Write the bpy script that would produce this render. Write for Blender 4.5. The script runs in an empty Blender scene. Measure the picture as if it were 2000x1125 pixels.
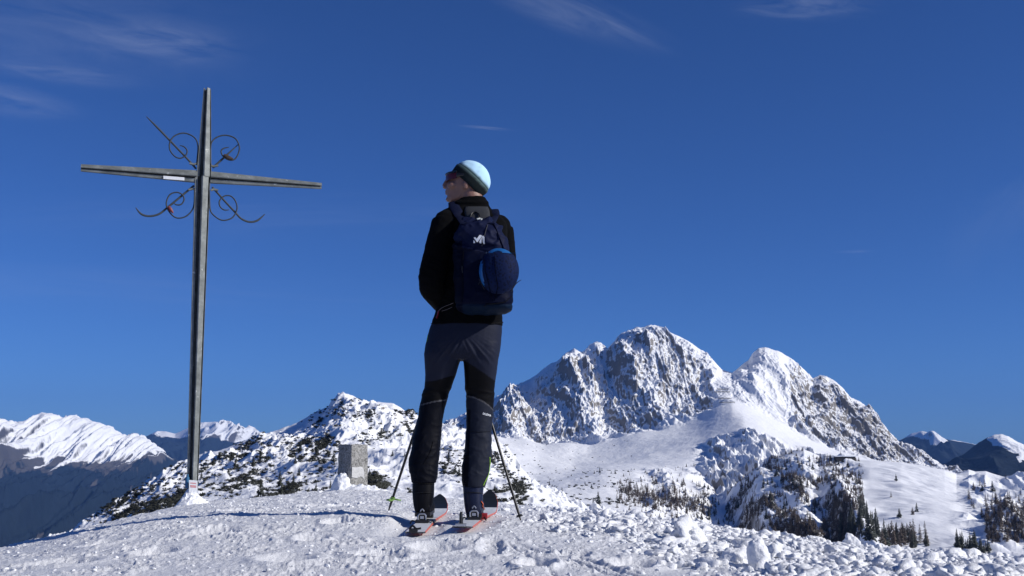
import bpy, bmesh, math, random
import numpy as np
from mathutils import Vector, Matrix
from mathutils.bvhtree import BVHTree
R = math.radians
random.seed(7); rng = np.random.default_rng(11)
SC = bpy.context.scene; COL = SC.collection

# ------------------------------------------------------------------ camera, sky, sun, exposure
FPX = 2144.0; HOR = 870.0                      # focal length and horizon row on a 2000 x 1125 frame
TH = math.atan((HOR - 562.5) / FPX); CT, ST = math.cos(TH), math.sin(TH)
cd = bpy.data.cameras.new('camera'); cam = bpy.data.objects.new('camera', cd); COL.objects.link(cam)
cd.sensor_width = 36; cd.lens = 36 * FPX / 2000; cd.clip_start = 0.05; cd.clip_end = 90000
cam.rotation_euler = (math.pi / 2 + TH, 0, 0); SC.camera = cam

SUN_EL, SUN_AZ = R(30), R(107)                 # azimuth clockwise from +Y
sdir = Vector((math.cos(SUN_EL) * math.sin(SUN_AZ), math.cos(SUN_EL) * math.cos(SUN_AZ), math.sin(SUN_EL)))
sl = bpy.data.lights.new('sun', 'SUN'); sl.energy = 4.6; sl.angle = R(0.5); sl.color = (1, 0.955, 0.89)
so = bpy.data.objects.new('sun', sl); COL.objects.link(so); so.rotation_euler = sdir.to_track_quat('Z', 'Y').to_euler()
W = bpy.data.worlds.new('World'); SC.world = W; W.use_nodes = True
SC.view_settings.view_transform = 'Standard'; SC.view_settings.look = 'None'
SC.view_settings.exposure = 0.0; SC.view_settings.gamma = 1

def rowq(row):                                  # frame row -> (z / y, x scale)
    b = (562.5 - np.asarray(row, float)) / FPX
    return (ST + b * CT) / (CT - b * ST), 1.0 / (CT - b * ST)
def P(u, row, Y):
    q, k = rowq(row); return Vector(((u - 1000) / FPX * float(k) * Y, Y, float(q) * Y))
def proj(v):
    x, y, z = v[..., 0], v[..., 1], v[..., 2]
    d = y * CT + z * ST
    return 1000 + FPX * x / d, 562.5 - FPX * (z * CT - y * ST) / d
def xfromu(u, Y, z):
    q = z / Y; b = (q * CT - ST) / (CT + q * ST)
    return (u - 1000) / FPX / (CT - b * ST) * Y

def build_world():
    nt = W.node_tree; nt.nodes.clear(); N = nt.nodes.new; L = nt.links.new
    out = N('ShaderNodeOutputWorld'); bg = N('ShaderNodeBackground'); sky = N('ShaderNodeTexSky')
    sky.sky_type = 'NISHITA'; sky.sun_disc = False; sky.sun_elevation = SUN_EL; sky.sun_rotation = SUN_AZ
    sky.altitude = 2200; sky.air_density = 0.85; sky.dust_density = 1.3; sky.ozone_density = 5.0
    bg.inputs['Strength'].default_value = 0.085
    tc = N('ShaderNodeTexCoord')
    tint = N('ShaderNodeVectorMath'); tint.operation = 'MULTIPLY'; tint.inputs[1].default_value = (.385, .65, 1.08); L(sky.outputs[0], tint.inputs[0]); cur = tint.outputs[0]
    def wisp(u, row, ang, lx, ly, amt, sc, seed):
        nonlocal cur
        c = P(u, row, 1).normalized()
        f = c; r = f.cross(Vector((0, 0, 1))).normalized(); up = r.cross(f)
        ca, sa = math.cos(ang), math.sin(ang); a1 = r * ca + up * sa; a2 = up * ca - r * sa
        def dot(v):
            n = N('ShaderNodeVectorMath'); n.operation = 'DOT_PRODUCT'; L(tc.outputs['Generated'], n.inputs[0]); n.inputs[1].default_value = v; return n.outputs['Value']
        cx = N('ShaderNodeCombineXYZ')
        for k, (ax, l) in enumerate(((a1, lx), (a2, ly))):
            m = N('ShaderNodeMath'); m.operation = 'DIVIDE'; L(dot(ax), m.inputs[0]); m.inputs[1].default_value = l; L(m.outputs[0], cx.inputs[k])
        ns = N('ShaderNodeTexNoise'); ns.inputs['Scale'].default_value = sc; ns.inputs['Detail'].default_value = 7; ns.inputs['Roughness'].default_value = .6
        ns.inputs['Distortion'].default_value = 1.2
        mp = N('ShaderNodeMapping'); mp.inputs['Location'].default_value = (seed, seed * 2.3, 0); L(cx.outputs[0], mp.inputs[0]); L(mp.outputs[0], ns.inputs['Vector'])
        ln = N('ShaderNodeVectorMath'); ln.operation = 'LENGTH'; L(cx.outputs[0], ln.inputs[0])
        fr = N('ShaderNodeMapRange'); fr.interpolation_type = 'SMOOTHERSTEP'; fr.inputs[1].default_value = 1; fr.inputs[2].default_value = 0; fr.inputs[3].default_value = 0; fr.inputs[4].default_value = 1; L(ln.outputs['Value'], fr.inputs[0])
        fd = N('ShaderNodeVectorMath'); fd.operation = 'DOT_PRODUCT'; L(tc.outputs['Generated'], fd.inputs[0]); fd.inputs[1].default_value = f
        ff = N('ShaderNodeMath'); ff.operation = 'GREATER_THAN'; L(fd.outputs['Value'], ff.inputs[0]); ff.inputs[1].default_value = .2
        nr = N('ShaderNodeMapRange'); nr.inputs[1].default_value = .36; nr.inputs[2].default_value = .75; L(ns.outputs['Fac'], nr.inputs[0])
        m1 = N('ShaderNodeMath'); m1.operation = 'MULTIPLY'; L(fr.outputs[0], m1.inputs[0]); L(nr.outputs[0], m1.inputs[1])
        m2 = N('ShaderNodeMath'); m2.operation = 'MULTIPLY'; L(m1.outputs[0], m2.inputs[0]); L(ff.outputs[0], m2.inputs[1])
        m3 = N('ShaderNodeMath'); m3.operation = 'MULTIPLY'; m3.inputs[1].default_value = amt; L(m2.outputs[0], m3.inputs[0])
        mx = N('ShaderNodeMix'); mx.data_type = 'RGBA'; L(m3.outputs[0], mx.inputs['Factor']); L(cur, mx.inputs['A']); mx.inputs['B'].default_value = (4.6, 5.4, 7.6, 1)
        cur = mx.outputs['Result']
    wisp(300, 82, .02, .10, .026, .30, 1.3, 3)
    wisp(140, 60, .06, .22, .06, .15, 1.6, 9)
    wisp(120, 142, .0, .09, .013, .18, 1.2, 5)
    wisp(10, 195, -.05, .08, .02, .2, 1.2, 1)
    wisp(1120, 28, -.33, .12, .024, .24, 1.1, 13)
    wisp(1570, 12, -.1, .08, .018, .24, 1.3, 17)
    wisp(950, 250, -.08, .035, .0022, .35, .6, 21)
    wisp(1670, 491, -.03, .025, .002, .2, .6, 23)
    wisp(250, 560, .0, .5, .03, .07, 2.0, 25)
    wisp(520, 420, .05, .4, .03, .06, 2.0, 27)
    wisp(1990, 380, .9, .12, .05, .07, 1.2, 29)
    L(cur, bg.inputs['Color']); L(bg.outputs[0], out.inputs['Surface'])
build_world()

# ------------------------------------------------------------------ helpers
def lin(r, g, b):
    def f(c):
        c /= 255.0
        return c / 12.92 if c <= .04045 else ((c + .055) / 1.055) ** 2.4
    return (f(r), f(g), f(b), 1)
def hsh(ix, iy, seed):
    h = (ix.astype(np.int64) * 374761393 + iy.astype(np.int64) * 668265263 + seed * 974711) & 0xffffffff
    h = ((h ^ (h >> 13)) * 1274126177) & 0xffffffff
    return ((h ^ (h >> 16)) & 0xffff) / 65536.0
def perlin(x, y, seed=0):
    ix = np.floor(x); iy = np.floor(y); fx = x - ix; fy = y - iy
    ux = fx * fx * fx * (fx * (fx * 6 - 15) + 10); uy = fy * fy * fy * (fy * (fy * 6 - 15) + 10)
    def g(dx, dy):
        a = hsh(ix + dx, iy + dy, seed) * 2 * np.pi
        return np.cos(a) * (fx - dx) + np.sin(a) * (fy - dy)
    a = g(0, 0); b = g(1, 0); c = g(0, 1); d = g(1, 1)
    return (a + (b - a) * ux) * (1 - uy) + (c + (d - c) * ux) * uy
def fbm(x, y, o=5, seed=0, gain=.5):
    s = 0; a = 1
    for k in range(o):
        s = s + a * perlin(x, y, seed + k); x = x * 2.03 + 17.1; y = y * 2.03 + 5.7; a *= gain
    return s
def ridged(x, y, o=5, seed=0, gain=.5):
    s = 0; a = 1; w = 1
    for k in range(o):
        n = 1 - np.abs(perlin(x, y, seed + k)) * 2; n = n * n * w
        s = s + a * n; w = np.clip(n * 1.6, 0, 1); x = x * 2.07 + 11.3; y = y * 2.07 + 3.1; a *= gain
    return s
def sst(x, a, b):
    t = np.clip((x - a) / (b - a), 0, 1); return t * t * (3 - 2 * t)

def tag(o, label=None, cat=None, group=None, kind=None):
    if label: o['label'] = label
    if cat: o['category'] = cat
    if group: o['group'] = group
    if kind: o['kind'] = kind
    return o
def empty(name, loc=(0, 0, 0)):
    o = bpy.data.objects.new(name, None); COL.objects.link(o); o.location = loc; o.empty_display_size = .1; return o
def link_mesh(name, me, mat=None, parent=None):
    if mat is not None and not me.materials: me.materials.append(mat)
    o = bpy.data.objects.new(name, me); COL.objects.link(o)
    if parent is not None:
        o.parent = parent
        o.matrix_parent_inverse = Matrix.Translation(-Vector(parent.location)) if parent.type == 'EMPTY' else parent.matrix_world.inverted()
    return o
def np_mesh(name, V, F, smooth=True):           # F: (n,3) or (n,4) int array
    me = bpy.data.meshes.new(name); V = np.asarray(V, np.float32); F = np.asarray(F, np.int32)
    me.vertices.add(len(V)); me.vertices.foreach_set('co', V.ravel())
    k = F.shape[1]; me.loops.add(F.size); me.loops.foreach_set('vertex_index', F.ravel())
    me.polygons.add(len(F)); me.polygons.foreach_set('loop_start', np.arange(0, F.size, k, dtype=np.int32))
    me.polygons.foreach_set('loop_total', np.full(len(F), k, np.int32))
    if smooth: me.polygons.foreach_set('use_smooth', np.ones(len(F), bool))
    me.update(calc_edges=True); return me
def grid_faces(nr, nc):
    i = np.arange(nr * nc).reshape(nr, nc)
    return np.stack([i[:-1, :-1], i[:-1, 1:], i[1:, 1:], i[1:, :-1]], -1).reshape(-1, 4)
def set_attr(me, name, arr, kind='FLOAT'):
    a = me.attributes.new(name, kind, 'POINT')
    if kind == 'FLOAT': a.data.foreach_set('value', np.asarray(arr, np.float32).ravel())
    else: a.data.foreach_set('color', np.asarray(arr, np.float32).ravel())

class MB:                                       # mesh collector
    def __init__(s): s.V = []; s.F = []
    def add(s, V, F):
        o = len(s.V); s.V += [tuple(v) for v in V]; s.F += [tuple(i + o for i in f) for f in F]; return s
    def rings(s, rs, cap=True, closed=False):
        n = len(rs[0]); V = [v for r in rs for v in r]; F = []
        m = len(rs)
        for i in range(m if closed else m - 1):
            for j in range(n):
                a = i * n + j; b = i * n + (j + 1) % n; c = ((i + 1) % m) * n + (j + 1) % n; d = ((i + 1) % m) * n + j
                F.append((a, b, c, d))
        if cap and not closed:
            F.append(tuple(range(n))[::-1]); F.append(tuple((m - 1) * n + j for j in range(n)))
        return s.add(V, F)
    def tube(s, pts, rad, n=10, flat=1.0, up=None, sub=0):
        pts = [Vector(p) for p in pts]; rad = list(rad) if hasattr(rad, '__len__') else [rad] * len(pts)
        if sub: pts, rad = catmull(pts, rad, sub)
        rs = []; prev = None
        for i, p in enumerate(pts):
            t = (pts[min(i + 1, len(pts) - 1)] - pts[max(i - 1, 0)]).normalized()
            if prev is None:
                a = Vector(up) if up is not None else (Vector((0, 0, 1)) if abs(t.z) < .9 else Vector((0, 1, 0)))
            else: a = prev
            x = (a - t * a.dot(t)).normalized(); y = t.cross(x); prev = x
            rs.append([p + x * math.cos(2 * math.pi * k / n) * rad[i] + y * math.sin(2 * math.pi * k / n) * rad[i] * flat for k in range(n)])
        return s.rings(rs)
    def ell(s, c, rx, ry, rz, n=16, m=10, M=None):
        c = Vector(c); rs = []
        for i in range(m + 1):
            ph = -math.pi / 2 + math.pi * (i + .02) / (m + .04); r = math.cos(ph)
            row = []
            for k in range(n):
                a = 2 * math.pi * k / n; v = Vector((rx * r * math.cos(a), ry * r * math.sin(a), rz * math.sin(ph)))
                row.append(c + (M @ v if M else v))
            rs.append(row)
        return s.rings(rs)
    def box(s, c, hx, hy, hz, M=None, b=.15):
        c = Vector(c); rs = []
        bb = b * min(hx, hy, hz)
        def ring(z, ins):
            X, Y = hx - ins, hy - ins
            pts = [(-X + bb, -Y), (X - bb, -Y), (X, -Y + bb), (X, Y - bb), (X - bb, Y), (-X + bb, Y), (-X, Y - bb), (-X, -Y + bb)]
            return [c + (M @ Vector((x, y, z)) if M else Vector((x, y, z))) for x, y in pts]
        rs = [ring(-hz, bb), ring(-hz + bb, 0), ring(hz - bb, 0), ring(hz, bb)]
        return s.rings(rs)
    def prism(s, pts, d):                       # closed outline, extruded along vector d
        d = Vector(d); return s.rings([[Vector(p) for p in pts], [Vector(p) + d for p in pts]])
    def mesh(s, name, smooth=True):
        me = bpy.data.meshes.new(name); me.from_pydata(s.V, [], s.F); me.validate()
        bm = bmesh.new(); bm.from_mesh(me); bmesh.ops.recalc_face_normals(bm, faces=bm.faces); bm.to_mesh(me); bm.free()
        if smooth:
            me.polygons.foreach_set('use_smooth', np.ones(len(me.polygons), bool))
            try: me.set_sharp_from_angle(angle=R(40))
            except Exception: pass
        return me
    def build(s, name, mat, parent=None, smooth=True): return link_mesh(name, s.mesh(name, smooth), mat, parent)
def catmull(pts, rad, sub):
    P_, R_ = [], []
    n = len(pts)
    for i in range(n - 1):
        p0, p1, p2, p3 = pts[max(i - 1, 0)], pts[i], pts[i + 1], pts[min(i + 2, n - 1)]
        r0, r1, r2, r3 = rad[max(i - 1, 0)], rad[i], rad[i + 1], rad[min(i + 2, n - 1)]
        for k in range(sub):
            t = k / sub
            f = lambda a, b, c, d: .5 * ((2 * b) + (c - a) * t + (2 * a - 5 * b + 4 * c - d) * t * t + (3 * b - a - 3 * c + d) * t ** 3)
            P_.append(f(p0, p1, p2, p3)); R_.append(f(r0, r1, r2, r3))
    P_.append(pts[-1]); R_.append(rad[-1]); return P_, R_
def loftpx(mb, rows, n=28, e=2.3, sub=4, rot=0):        # rows: (row, left u, right u, depth, half thickness)
    A = np.array(rows, float)
    t = np.arange(len(A)); tt = np.linspace(0, len(A) - 1, (len(A) - 1) * sub + 1)
    from_ = []
    for c in range(A.shape[1]):
        v = list(A[:, c]); _, r = catmull([Vector((0, 0, 0))] * len(v), v, sub); from_.append(r)
    rs = []
    for row, l, r, Y, ry in zip(*from_):
        a, b = P(l, row, Y), P(r, row, Y); c = (a + b) / 2; rx = (b - a).length / 2; ring = []
        for k in range(n):
            an = 2 * math.pi * k / n; ca, sa = math.cos(an), math.sin(an)
            ring.append(c + Vector((rx * math.copysign(abs(ca) ** (2 / e), ca), ry * math.copysign(abs(sa) ** (2 / e), sa), 0)))
        rs.append(ring)
    return mb.rings(rs)
def fuse(mb, name, voxel, smooth=6, factor=.5):          # one continuous surface from overlapping closed shapes
    me = mb.mesh(name); o = bpy.data.objects.new(name + '_tmp', me); COL.objects.link(o)
    m = o.modifiers.new('r', 'REMESH'); m.mode = 'VOXEL'; m.voxel_size = voxel; m.use_smooth_shade = True
    if smooth: s = o.modifiers.new('s', 'SMOOTH'); s.iterations = smooth; s.factor = factor
    dg = bpy.context.evaluated_depsgraph_get(); res = bpy.data.meshes.new_from_object(o.evaluated_get(dg))
    bpy.data.objects.remove(o); bpy.data.meshes.remove(me); res.name = name
    return res
def coords(me):
    a = np.empty(len(me.vertices) * 3, np.float32); me.vertices.foreach_get('co', a); return a.reshape(-1, 3)
def normals(me):
    a = np.empty(len(me.vertices) * 3, np.float32); me.vertices.foreach_get('normal', a); return a.reshape(-1, 3)
def displace(me, fn):
    v = coords(me); n = normals(me); d = fn(v); v = v + n * d[:, None]
    me.vertices.foreach_set('co', v.astype(np.float32).ravel()); me.update(); return v
def bvh_of(me):
    bm = bmesh.new(); bm.from_mesh(me); t = BVHTree.FromBMesh(bm); bm.free(); return t
def drape(tree, u, row, off=.003, Y0=4.0):
    o = Vector((0, 0, 0)); d = P(u, row, 1).normalized()
    h, n, i, dist = tree.ray_cast(o + d * Y0, d, 5)
    if h is None: return None
    if n.dot(d) > 0: n = -n
    return h + n * off

# ------------------------------------------------------------------ materials
def newmat(name):
    m = bpy.data.materials.new(name); m.use_nodes = True; nt = m.node_tree; b = nt.nodes['Principled BSDF']; return m, nt, b
def simple(name, col, rough=.6, metal=0, var=.25, scale=60, bump=.0, bscale=None, sheen=0, spec=.5):
    m, nt, b = newmat(name); N = nt.nodes.new; L = nt.links.new
    b.inputs['Roughness'].default_value = rough; b.inputs['Metallic'].default_value = metal; b.inputs['Specular IOR Level'].default_value = spec
    if sheen: b.inputs['Sheen Weight'].default_value = sheen
    tc = N('ShaderNodeTexCoord'); ns = N('ShaderNodeTexNoise'); ns.inputs['Scale'].default_value = scale; ns.inputs['Detail'].default_value = 6; L(tc.outputs['Object'], ns.inputs['Vector'])
    mx = N('ShaderNodeMix'); mx.data_type = 'RGBA'; L(ns.outputs['Fac'], mx.inputs['Factor'])
    mx.inputs['A'].default_value = tuple(c * (1 - var) for c in col[:3]) + (1,); mx.inputs['B'].default_value = tuple(min(1, c * (1 + var)) for c in col[:3]) + (1,)
    L(mx.outputs['Result'], b.inputs['Base Color'])
    if bump:
        n2 = N('ShaderNodeTexNoise'); n2.inputs['Scale'].default_value = bscale or scale * 3; n2.inputs['Detail'].default_value = 4; L(tc.outputs['Object'], n2.inputs['Vector'])
        bp = N('ShaderNodeBump'); bp.inputs['Strength'].default_value = bump; bp.inputs['Distance'].default_value = .01; L(n2.outputs['Fac'], bp.inputs['Height']); L(bp.outputs[0], b.inputs['Normal'])
    return m
def attr_mat(name, rough=.7, bump=.3, bscale=300, sheen=0, dist=.003, spec=.3, var=.2):
    m, nt, b = newmat(name); N = nt.nodes.new; L = nt.links.new
    a = N('ShaderNodeAttribute'); a.attribute_name = 'Col'
    tc = N('ShaderNodeTexCoord'); ns = N('ShaderNodeTexNoise'); ns.inputs['Scale'].default_value = bscale; ns.inputs['Detail'].default_value = 5; L(tc.outputs['Object'], ns.inputs['Vector'])
    mr = N('ShaderNodeMapRange'); mr.inputs[3].default_value = 1 - var; mr.inputs[4].default_value = 1 + var; L(ns.outputs['Fac'], mr.inputs[0])
    mm = N('ShaderNodeVectorMath'); mm.operation = 'SCALE'; L(a.outputs['Color'], mm.inputs[0]); L(mr.outputs[0], mm.inputs['Scale']); L(mm.outputs[0], b.inputs['Base Color'])
    b.inputs['Roughness'].default_value = rough; b.inputs['Sheen Weight'].default_value = sheen; b.inputs['Specular IOR Level'].default_value = spec
    bp = N('ShaderNodeBump'); bp.inputs['Strength'].default_value = bump; bp.inputs['Distance'].default_value = dist; L(ns.outputs['Fac'], bp.inputs['Height']); L(bp.outputs[0], b.inputs['Normal'])
    return m
def snow_mat(name, s1, s2, dist, col=(.86, .875, .90)):
    m, nt, b = newmat(name); N = nt.nodes.new; L = nt.links.new
    tc = N('ShaderNodeTexCoord'); last = None
    for sc, ds in ((s1, dist), (s2, dist * .35)):
        ns = N('ShaderNodeTexNoise'); ns.inputs['Scale'].default_value = sc; ns.inputs['Detail'].default_value = 8; ns.inputs['Roughness'].default_value = .62; L(tc.outputs['Object'], ns.inputs['Vector'])
        bp = N('ShaderNodeBump'); bp.inputs['Strength'].default_value = .8; bp.inputs['Distance'].default_value = ds; L(ns.outputs['Fac'], bp.inputs['Height'])
        if last: L(last.outputs[0], bp.inputs['Normal'])
        last = bp
    L(last.outputs[0], b.inputs['Normal'])
    mx = N('ShaderNodeMix'); mx.data_type = 'RGBA'; mx.inputs['A'].default_value = tuple(c * .9 for c in col) + (1,); mx.inputs['B'].default_value = col + (1,)
    L(ns.outputs['Fac'], mx.inputs['Factor']); L(mx.outputs['Result'], b.inputs['Base Color'])
    b.inputs['Roughness'].default_value = .55; b.inputs['Specular IOR Level'].default_value = .35
    return m
def terrain_mat(name, scale, lo, hi, namp, rock=(.2, .185, .17), snow=(.86, .875, .90), forest=(.03, .034, .03), bdist=2.0):
    """snow lies where the slope lets it, bare rock shows where it is steep; 'forest' attribute: wooded ground"""
    m, nt, b = newmat(name); N = nt.nodes.new; L = nt.links.new
    geo = N('ShaderNodeNewGeometry'); sx = N('ShaderNodeSeparateXYZ'); L(geo.outputs['Normal'], sx.inputs[0])
    tc = N('ShaderNodeTexCoord')
    mp = N('ShaderNodeMapping'); mp.inputs['Scale'].default_value = (1, 1, .45); L(tc.outputs['Object'], mp.inputs[0])
    n1 = N('ShaderNodeTexNoise'); n1.inputs['Scale'].default_value = scale; n1.inputs['Detail'].default_value = 9; n1.inputs['Roughness'].default_value = .68; L(mp.outputs[0], n1.inputs['Vector'])
    n2 = N('ShaderNodeTexNoise'); n2.inputs['Scale'].default_value = scale * .35; n2.inputs['Detail'].default_value = 6; L(tc.outputs['Object'], n2.inputs['Vector'])
    ar = N('ShaderNodeAttribute'); ar.attribute_name = 'rock'; af = N('ShaderNodeAttribute'); af.attribute_name = 'forest'
    def math_(op, a, bb):
        q = N('ShaderNodeMath'); q.operation = op
        for i, v in ((0, a), (1, bb)):
            if isinstance(v, (int, float)): q.inputs[i].default_value = v
            else: L(v, q.inputs[i])
        return q.outputs[0]
    s = math_('ADD', sx.outputs['Z'], math_('MULTIPLY', math_('SUBTRACT', n1.outputs['Fac'], .5), namp))
    s = math_('SUBTRACT', s, ar.outputs['Fac'])
    mr = N('ShaderNodeMapRange'); mr.inputs[1].default_value = lo; mr.inputs[2].default_value = hi; L(s, mr.inputs[0])
    rc = N('ShaderNodeMix'); rc.data_type = 'RGBA'; L(n2.outputs['Fac'], rc.inputs['Factor']); rc.inputs['A'].default_value = tuple(c * .55 for c in rock) + (1,); rc.inputs['B'].default_value = (rock[0] * 1.5, rock[1] * 1.42, rock[2] * 1.3, 1)
    mx = N('ShaderNodeMix'); mx.data_type = 'RGBA'; L(mr.outputs[0], mx.inputs['Factor']); L(rc.outputs['Result'], mx.inputs['A']); mx.inputs['B'].default_value = snow + (1,)
    fr = N('ShaderNodeMapRange'); fr.inputs[1].default_value = .42; fr.inputs[2].default_value = .58; L(math_('ADD', af.outputs['Fac'], math_('MULTIPLY', math_('SUBTRACT', n1.outputs['Fac'], .5), .9)), fr.inputs[0])
    fc = N('ShaderNodeMix'); fc.data_type = 'RGBA'; L(n1.outputs['Fac'], fc.inputs['Factor']); fc.inputs['A'].default_value = tuple(c * .2 for c in forest) + (1,); fc.inputs['B'].default_value = tuple(c * 2.4 for c in forest) + (1,)
    m2 = N('ShaderNodeMix'); m2.data_type = 'RGBA'; L(fr.outputs[0], m2.inputs['Factor']); L(mx.outputs['Result'], m2.inputs['A']); L(fc.outputs['Result'], m2.inputs['B'])
    L(m2.outputs['Result'], b.inputs['Base Color'])
    bp = N('ShaderNodeBump'); bp.inputs['Strength'].default_value = .7; bp.inputs['Distance'].default_value = bdist; L(n1.outputs['Fac'], bp.inputs['Height']); L(bp.outputs[0], b.inputs['Normal'])
    b.inputs['Roughness'].default_value = .8; b.inputs['Specular IOR Level'].default_value = .15
    return m

# ------------------------------------------------------------------ terrain
def smooth1(a, k):
    if k < 1: return a
    w = np.exp(-np.linspace(-2, 2, 2 * k + 1) ** 2); w /= w.sum(); return np.convolve(np.pad(a, k, mode='edge'), w, 'valid')
def pchip_rows(Ds, Z, D):                        # Z: (k, nu), D: (nr,) -> monotone cubic in depth
    k = len(Ds); h = np.diff(Ds)[:, None]; s = np.diff(Z, axis=0) / h; m = np.zeros_like(Z)
    for i in range(1, k - 1):
        w1 = 2 * h[i] + h[i - 1]; w2 = h[i] + 2 * h[i - 1]; ok = s[i - 1] * s[i] > 0
        m[i] = np.where(ok, (w1 + w2) / (w1 / np.where(ok, s[i - 1], 1) + w2 / np.where(ok, s[i], 1)), 0)
    m[0] = s[0]; m[-1] = s[-1]; out = np.empty((len(D), Z.shape[1]))
    idx = np.clip(np.searchsorted(Ds, D, side='right') - 1, 0, k - 2)
    for j, (d, i) in enumerate(zip(D, idx)):
        H = h[i, 0]; t = (d - Ds[i]) / H
        out[j] = (2 * t**3 - 3 * t**2 + 1) * Z[i] + (t**3 - 2 * t**2 + t) * H * m[i] + (-2 * t**3 + 3 * t**2) * Z[i + 1] + (t**3 - t**2) * H * m[i + 1]
    return out
LAY = {}
def layer(name, u0, u1, nu, bands, counts, detail, mat, label=None, sm=2):
    u = np.linspace(u0, u1, nu); Ds = np.array([b[0] for b in bands], float); Z = []
    for d, pts in bands:
        pts = np.array(pts, float)
        if pts.ndim == 1: row = np.full(nu, pts[0])
        else: row = smooth1(np.interp(u, pts[:, 0], pts[:, 1]), sm if d == bands[-2][0] else sm * 18)
        Z.append(rowq(row)[0] * d)
    D = np.concatenate([np.linspace(Ds[i], Ds[i + 1], c, endpoint=False) for i, c in enumerate(counts)] + [[Ds[-1]]])
    z = pchip_rows(Ds, np.array(Z), D)
    U, Y = np.meshgrid(u, D); X = xfromu(U, Y, z)
    band = np.interp(D, Ds, np.arange(len(Ds)))[:, None] + 0 * U
    z, rock, forest = detail(U, X, Y, z, band)
    V = np.stack([X, Y, z], -1)
    me = np_mesh(name, V.reshape(-1, 3), grid_faces(len(D), nu))
    set_attr(me, 'rock', rock + 0 * U); set_attr(me, 'forest', forest + 0 * U)
    o = link_mesh(name, me, mat); tag(o, label, kind='structure')
    pu, pr = proj(V); LAY[name] = (V, pu, pr, u)
    return o
def surf(name, u, row):                          # nearest terrain point seen at (u, row)
    V, pu, pr, us = LAY[name]; j = int(np.clip(np.searchsorted(us, u), 0, len(us) - 1)); r = pr[:, j]
    best = np.minimum.accumulate(r)              # visible rows, front to back
    ok = np.where(r <= row)[0]
    if len(ok) == 0: return None
    return Vector(V[ok[0], j])

far_mat = terrain_mat('far_range_ground', .022, .50, .64, .42, rock=(.075, .074, .08), bdist=14, forest=(.006, .012, .019))
# far left range
def d_left(U, X, Y, z, band):
    t = np.clip(band, 0, 4); zb = z.copy()
    wx = X + 220 * fbm(X / 1300, Y / 12000, 2, 5)
    r = ridged(wx / 430, Y / 5200, 5, 21, .55) - .95
    f = ridged(wx / 120 + .25 * fbm(X / 300, Y / 400, 3, 34), Y / 2600, 4, 28, .55) - .9
    m = sst(t, 0, 1.4) * (1 - .80 * sst(t, 3.0, 3.97))
    z = z + m * (120 * r + 44 * f) + 15 * f * (t < 4) + 22 * sst(t, 2.2, 3) * (1 - .6 * sst(t, 3.3, 4)) * (ridged(wx / 62, Y / 1500, 4, 29, .55) - .9) + 5 * fbm(X / 60, Y / 60, 3, 31)
    alt = zb + 55 * r + 50 * f + 50 * fbm(wx / 120, Y / 900, 4, 77)
    forest = 1 - sst(alt, -150, -40)
    gul = sst(ridged((wx + .22 * Y) / 210, Y / 5000, 4, 55, .5), 1.15, 1.5) * sst(fbm(wx / 500, Y / 900, 3, 57), -.2, .15)
    mid = sst(alt, -330, -90) * sst(fbm(wx / 140, Y / 500, 4, 58), -.25, .25)
    forest = np.clip(forest - .55 * mid - .85 * gul * sst(alt, -900, -250), 0, 1)
    z = z + 17 * (ridged(wx / 44 + .3 * fbm(X / 90, Y / 160, 3, 35), Y / 700, 5, 33, .6) - .9) * (t < 4) * (1 - .45 * sst(t, 3.5, 4))
    return z, .6 * (1 - sst(alt, -110, -60)) - .26 * sst(alt, -110, -20), forest
CR = [(-400, 830), (-200, 800), (-60, 800), (0, 812), (25, 818), (60, 813), (84, 804), (112, 812), (150, 812), (178, 820), (212, 832), (240, 842), (265, 846), (282, 852), (300, 864), (330, 890), (370, 915), (430, 945), (600, 1000)]
layer('far_range_left', -420, 560, 560, [(4200, [1150]), (5400, [(-400, 1060), (0, 1040), (300, 1010), (600, 1060)]), (7000, [(-400, 960), (0, 950), (200, 950), (330, 960), (600, 1020)]),
      (8300, [(-400, 870), (0, 868), (84, 872), (150, 878), (240, 890), (300, 905), (400, 950), (600, 1010)]), (9200, CR), (11000, [1000])], [60, 110, 150, 190, 12], d_left, far_mat)
def d_left2(U, X, Y, z, band):
    t = np.clip(band, 0, 3); wx = X + 200 * fbm(X / 1500, Y / 1500, 3, 15)
    r = ridged(wx / 700, Y / 2600, 6, 121, .5) - 1.0
    z = z + (150 * sst(t, 0, 1) * (1 - sst(t, 1.6, 2)) + 10) * r
    return z, .05, 1 - sst(z + 120 * fbm(wx / 300, Y / 1500, 4, 7), 20, 120)
layer('far_range_behind', 150, 760, 340, [(8800, [1000]), (11500, [(150, 900), (300, 885), (400, 880), (500, 890), (760, 900)]),
      (13000, [(150, 880), (250, 866), (288, 851), (305, 843), (325, 842), (342, 846), (352, 842), (368, 834), (392, 826), (420, 824), (440, 828), (458, 836), (478, 838), (498, 842), (520, 852), (600, 858), (760, 860)]), (15000, [950])], [60, 120, 12], d_left2, far_mat)
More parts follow.
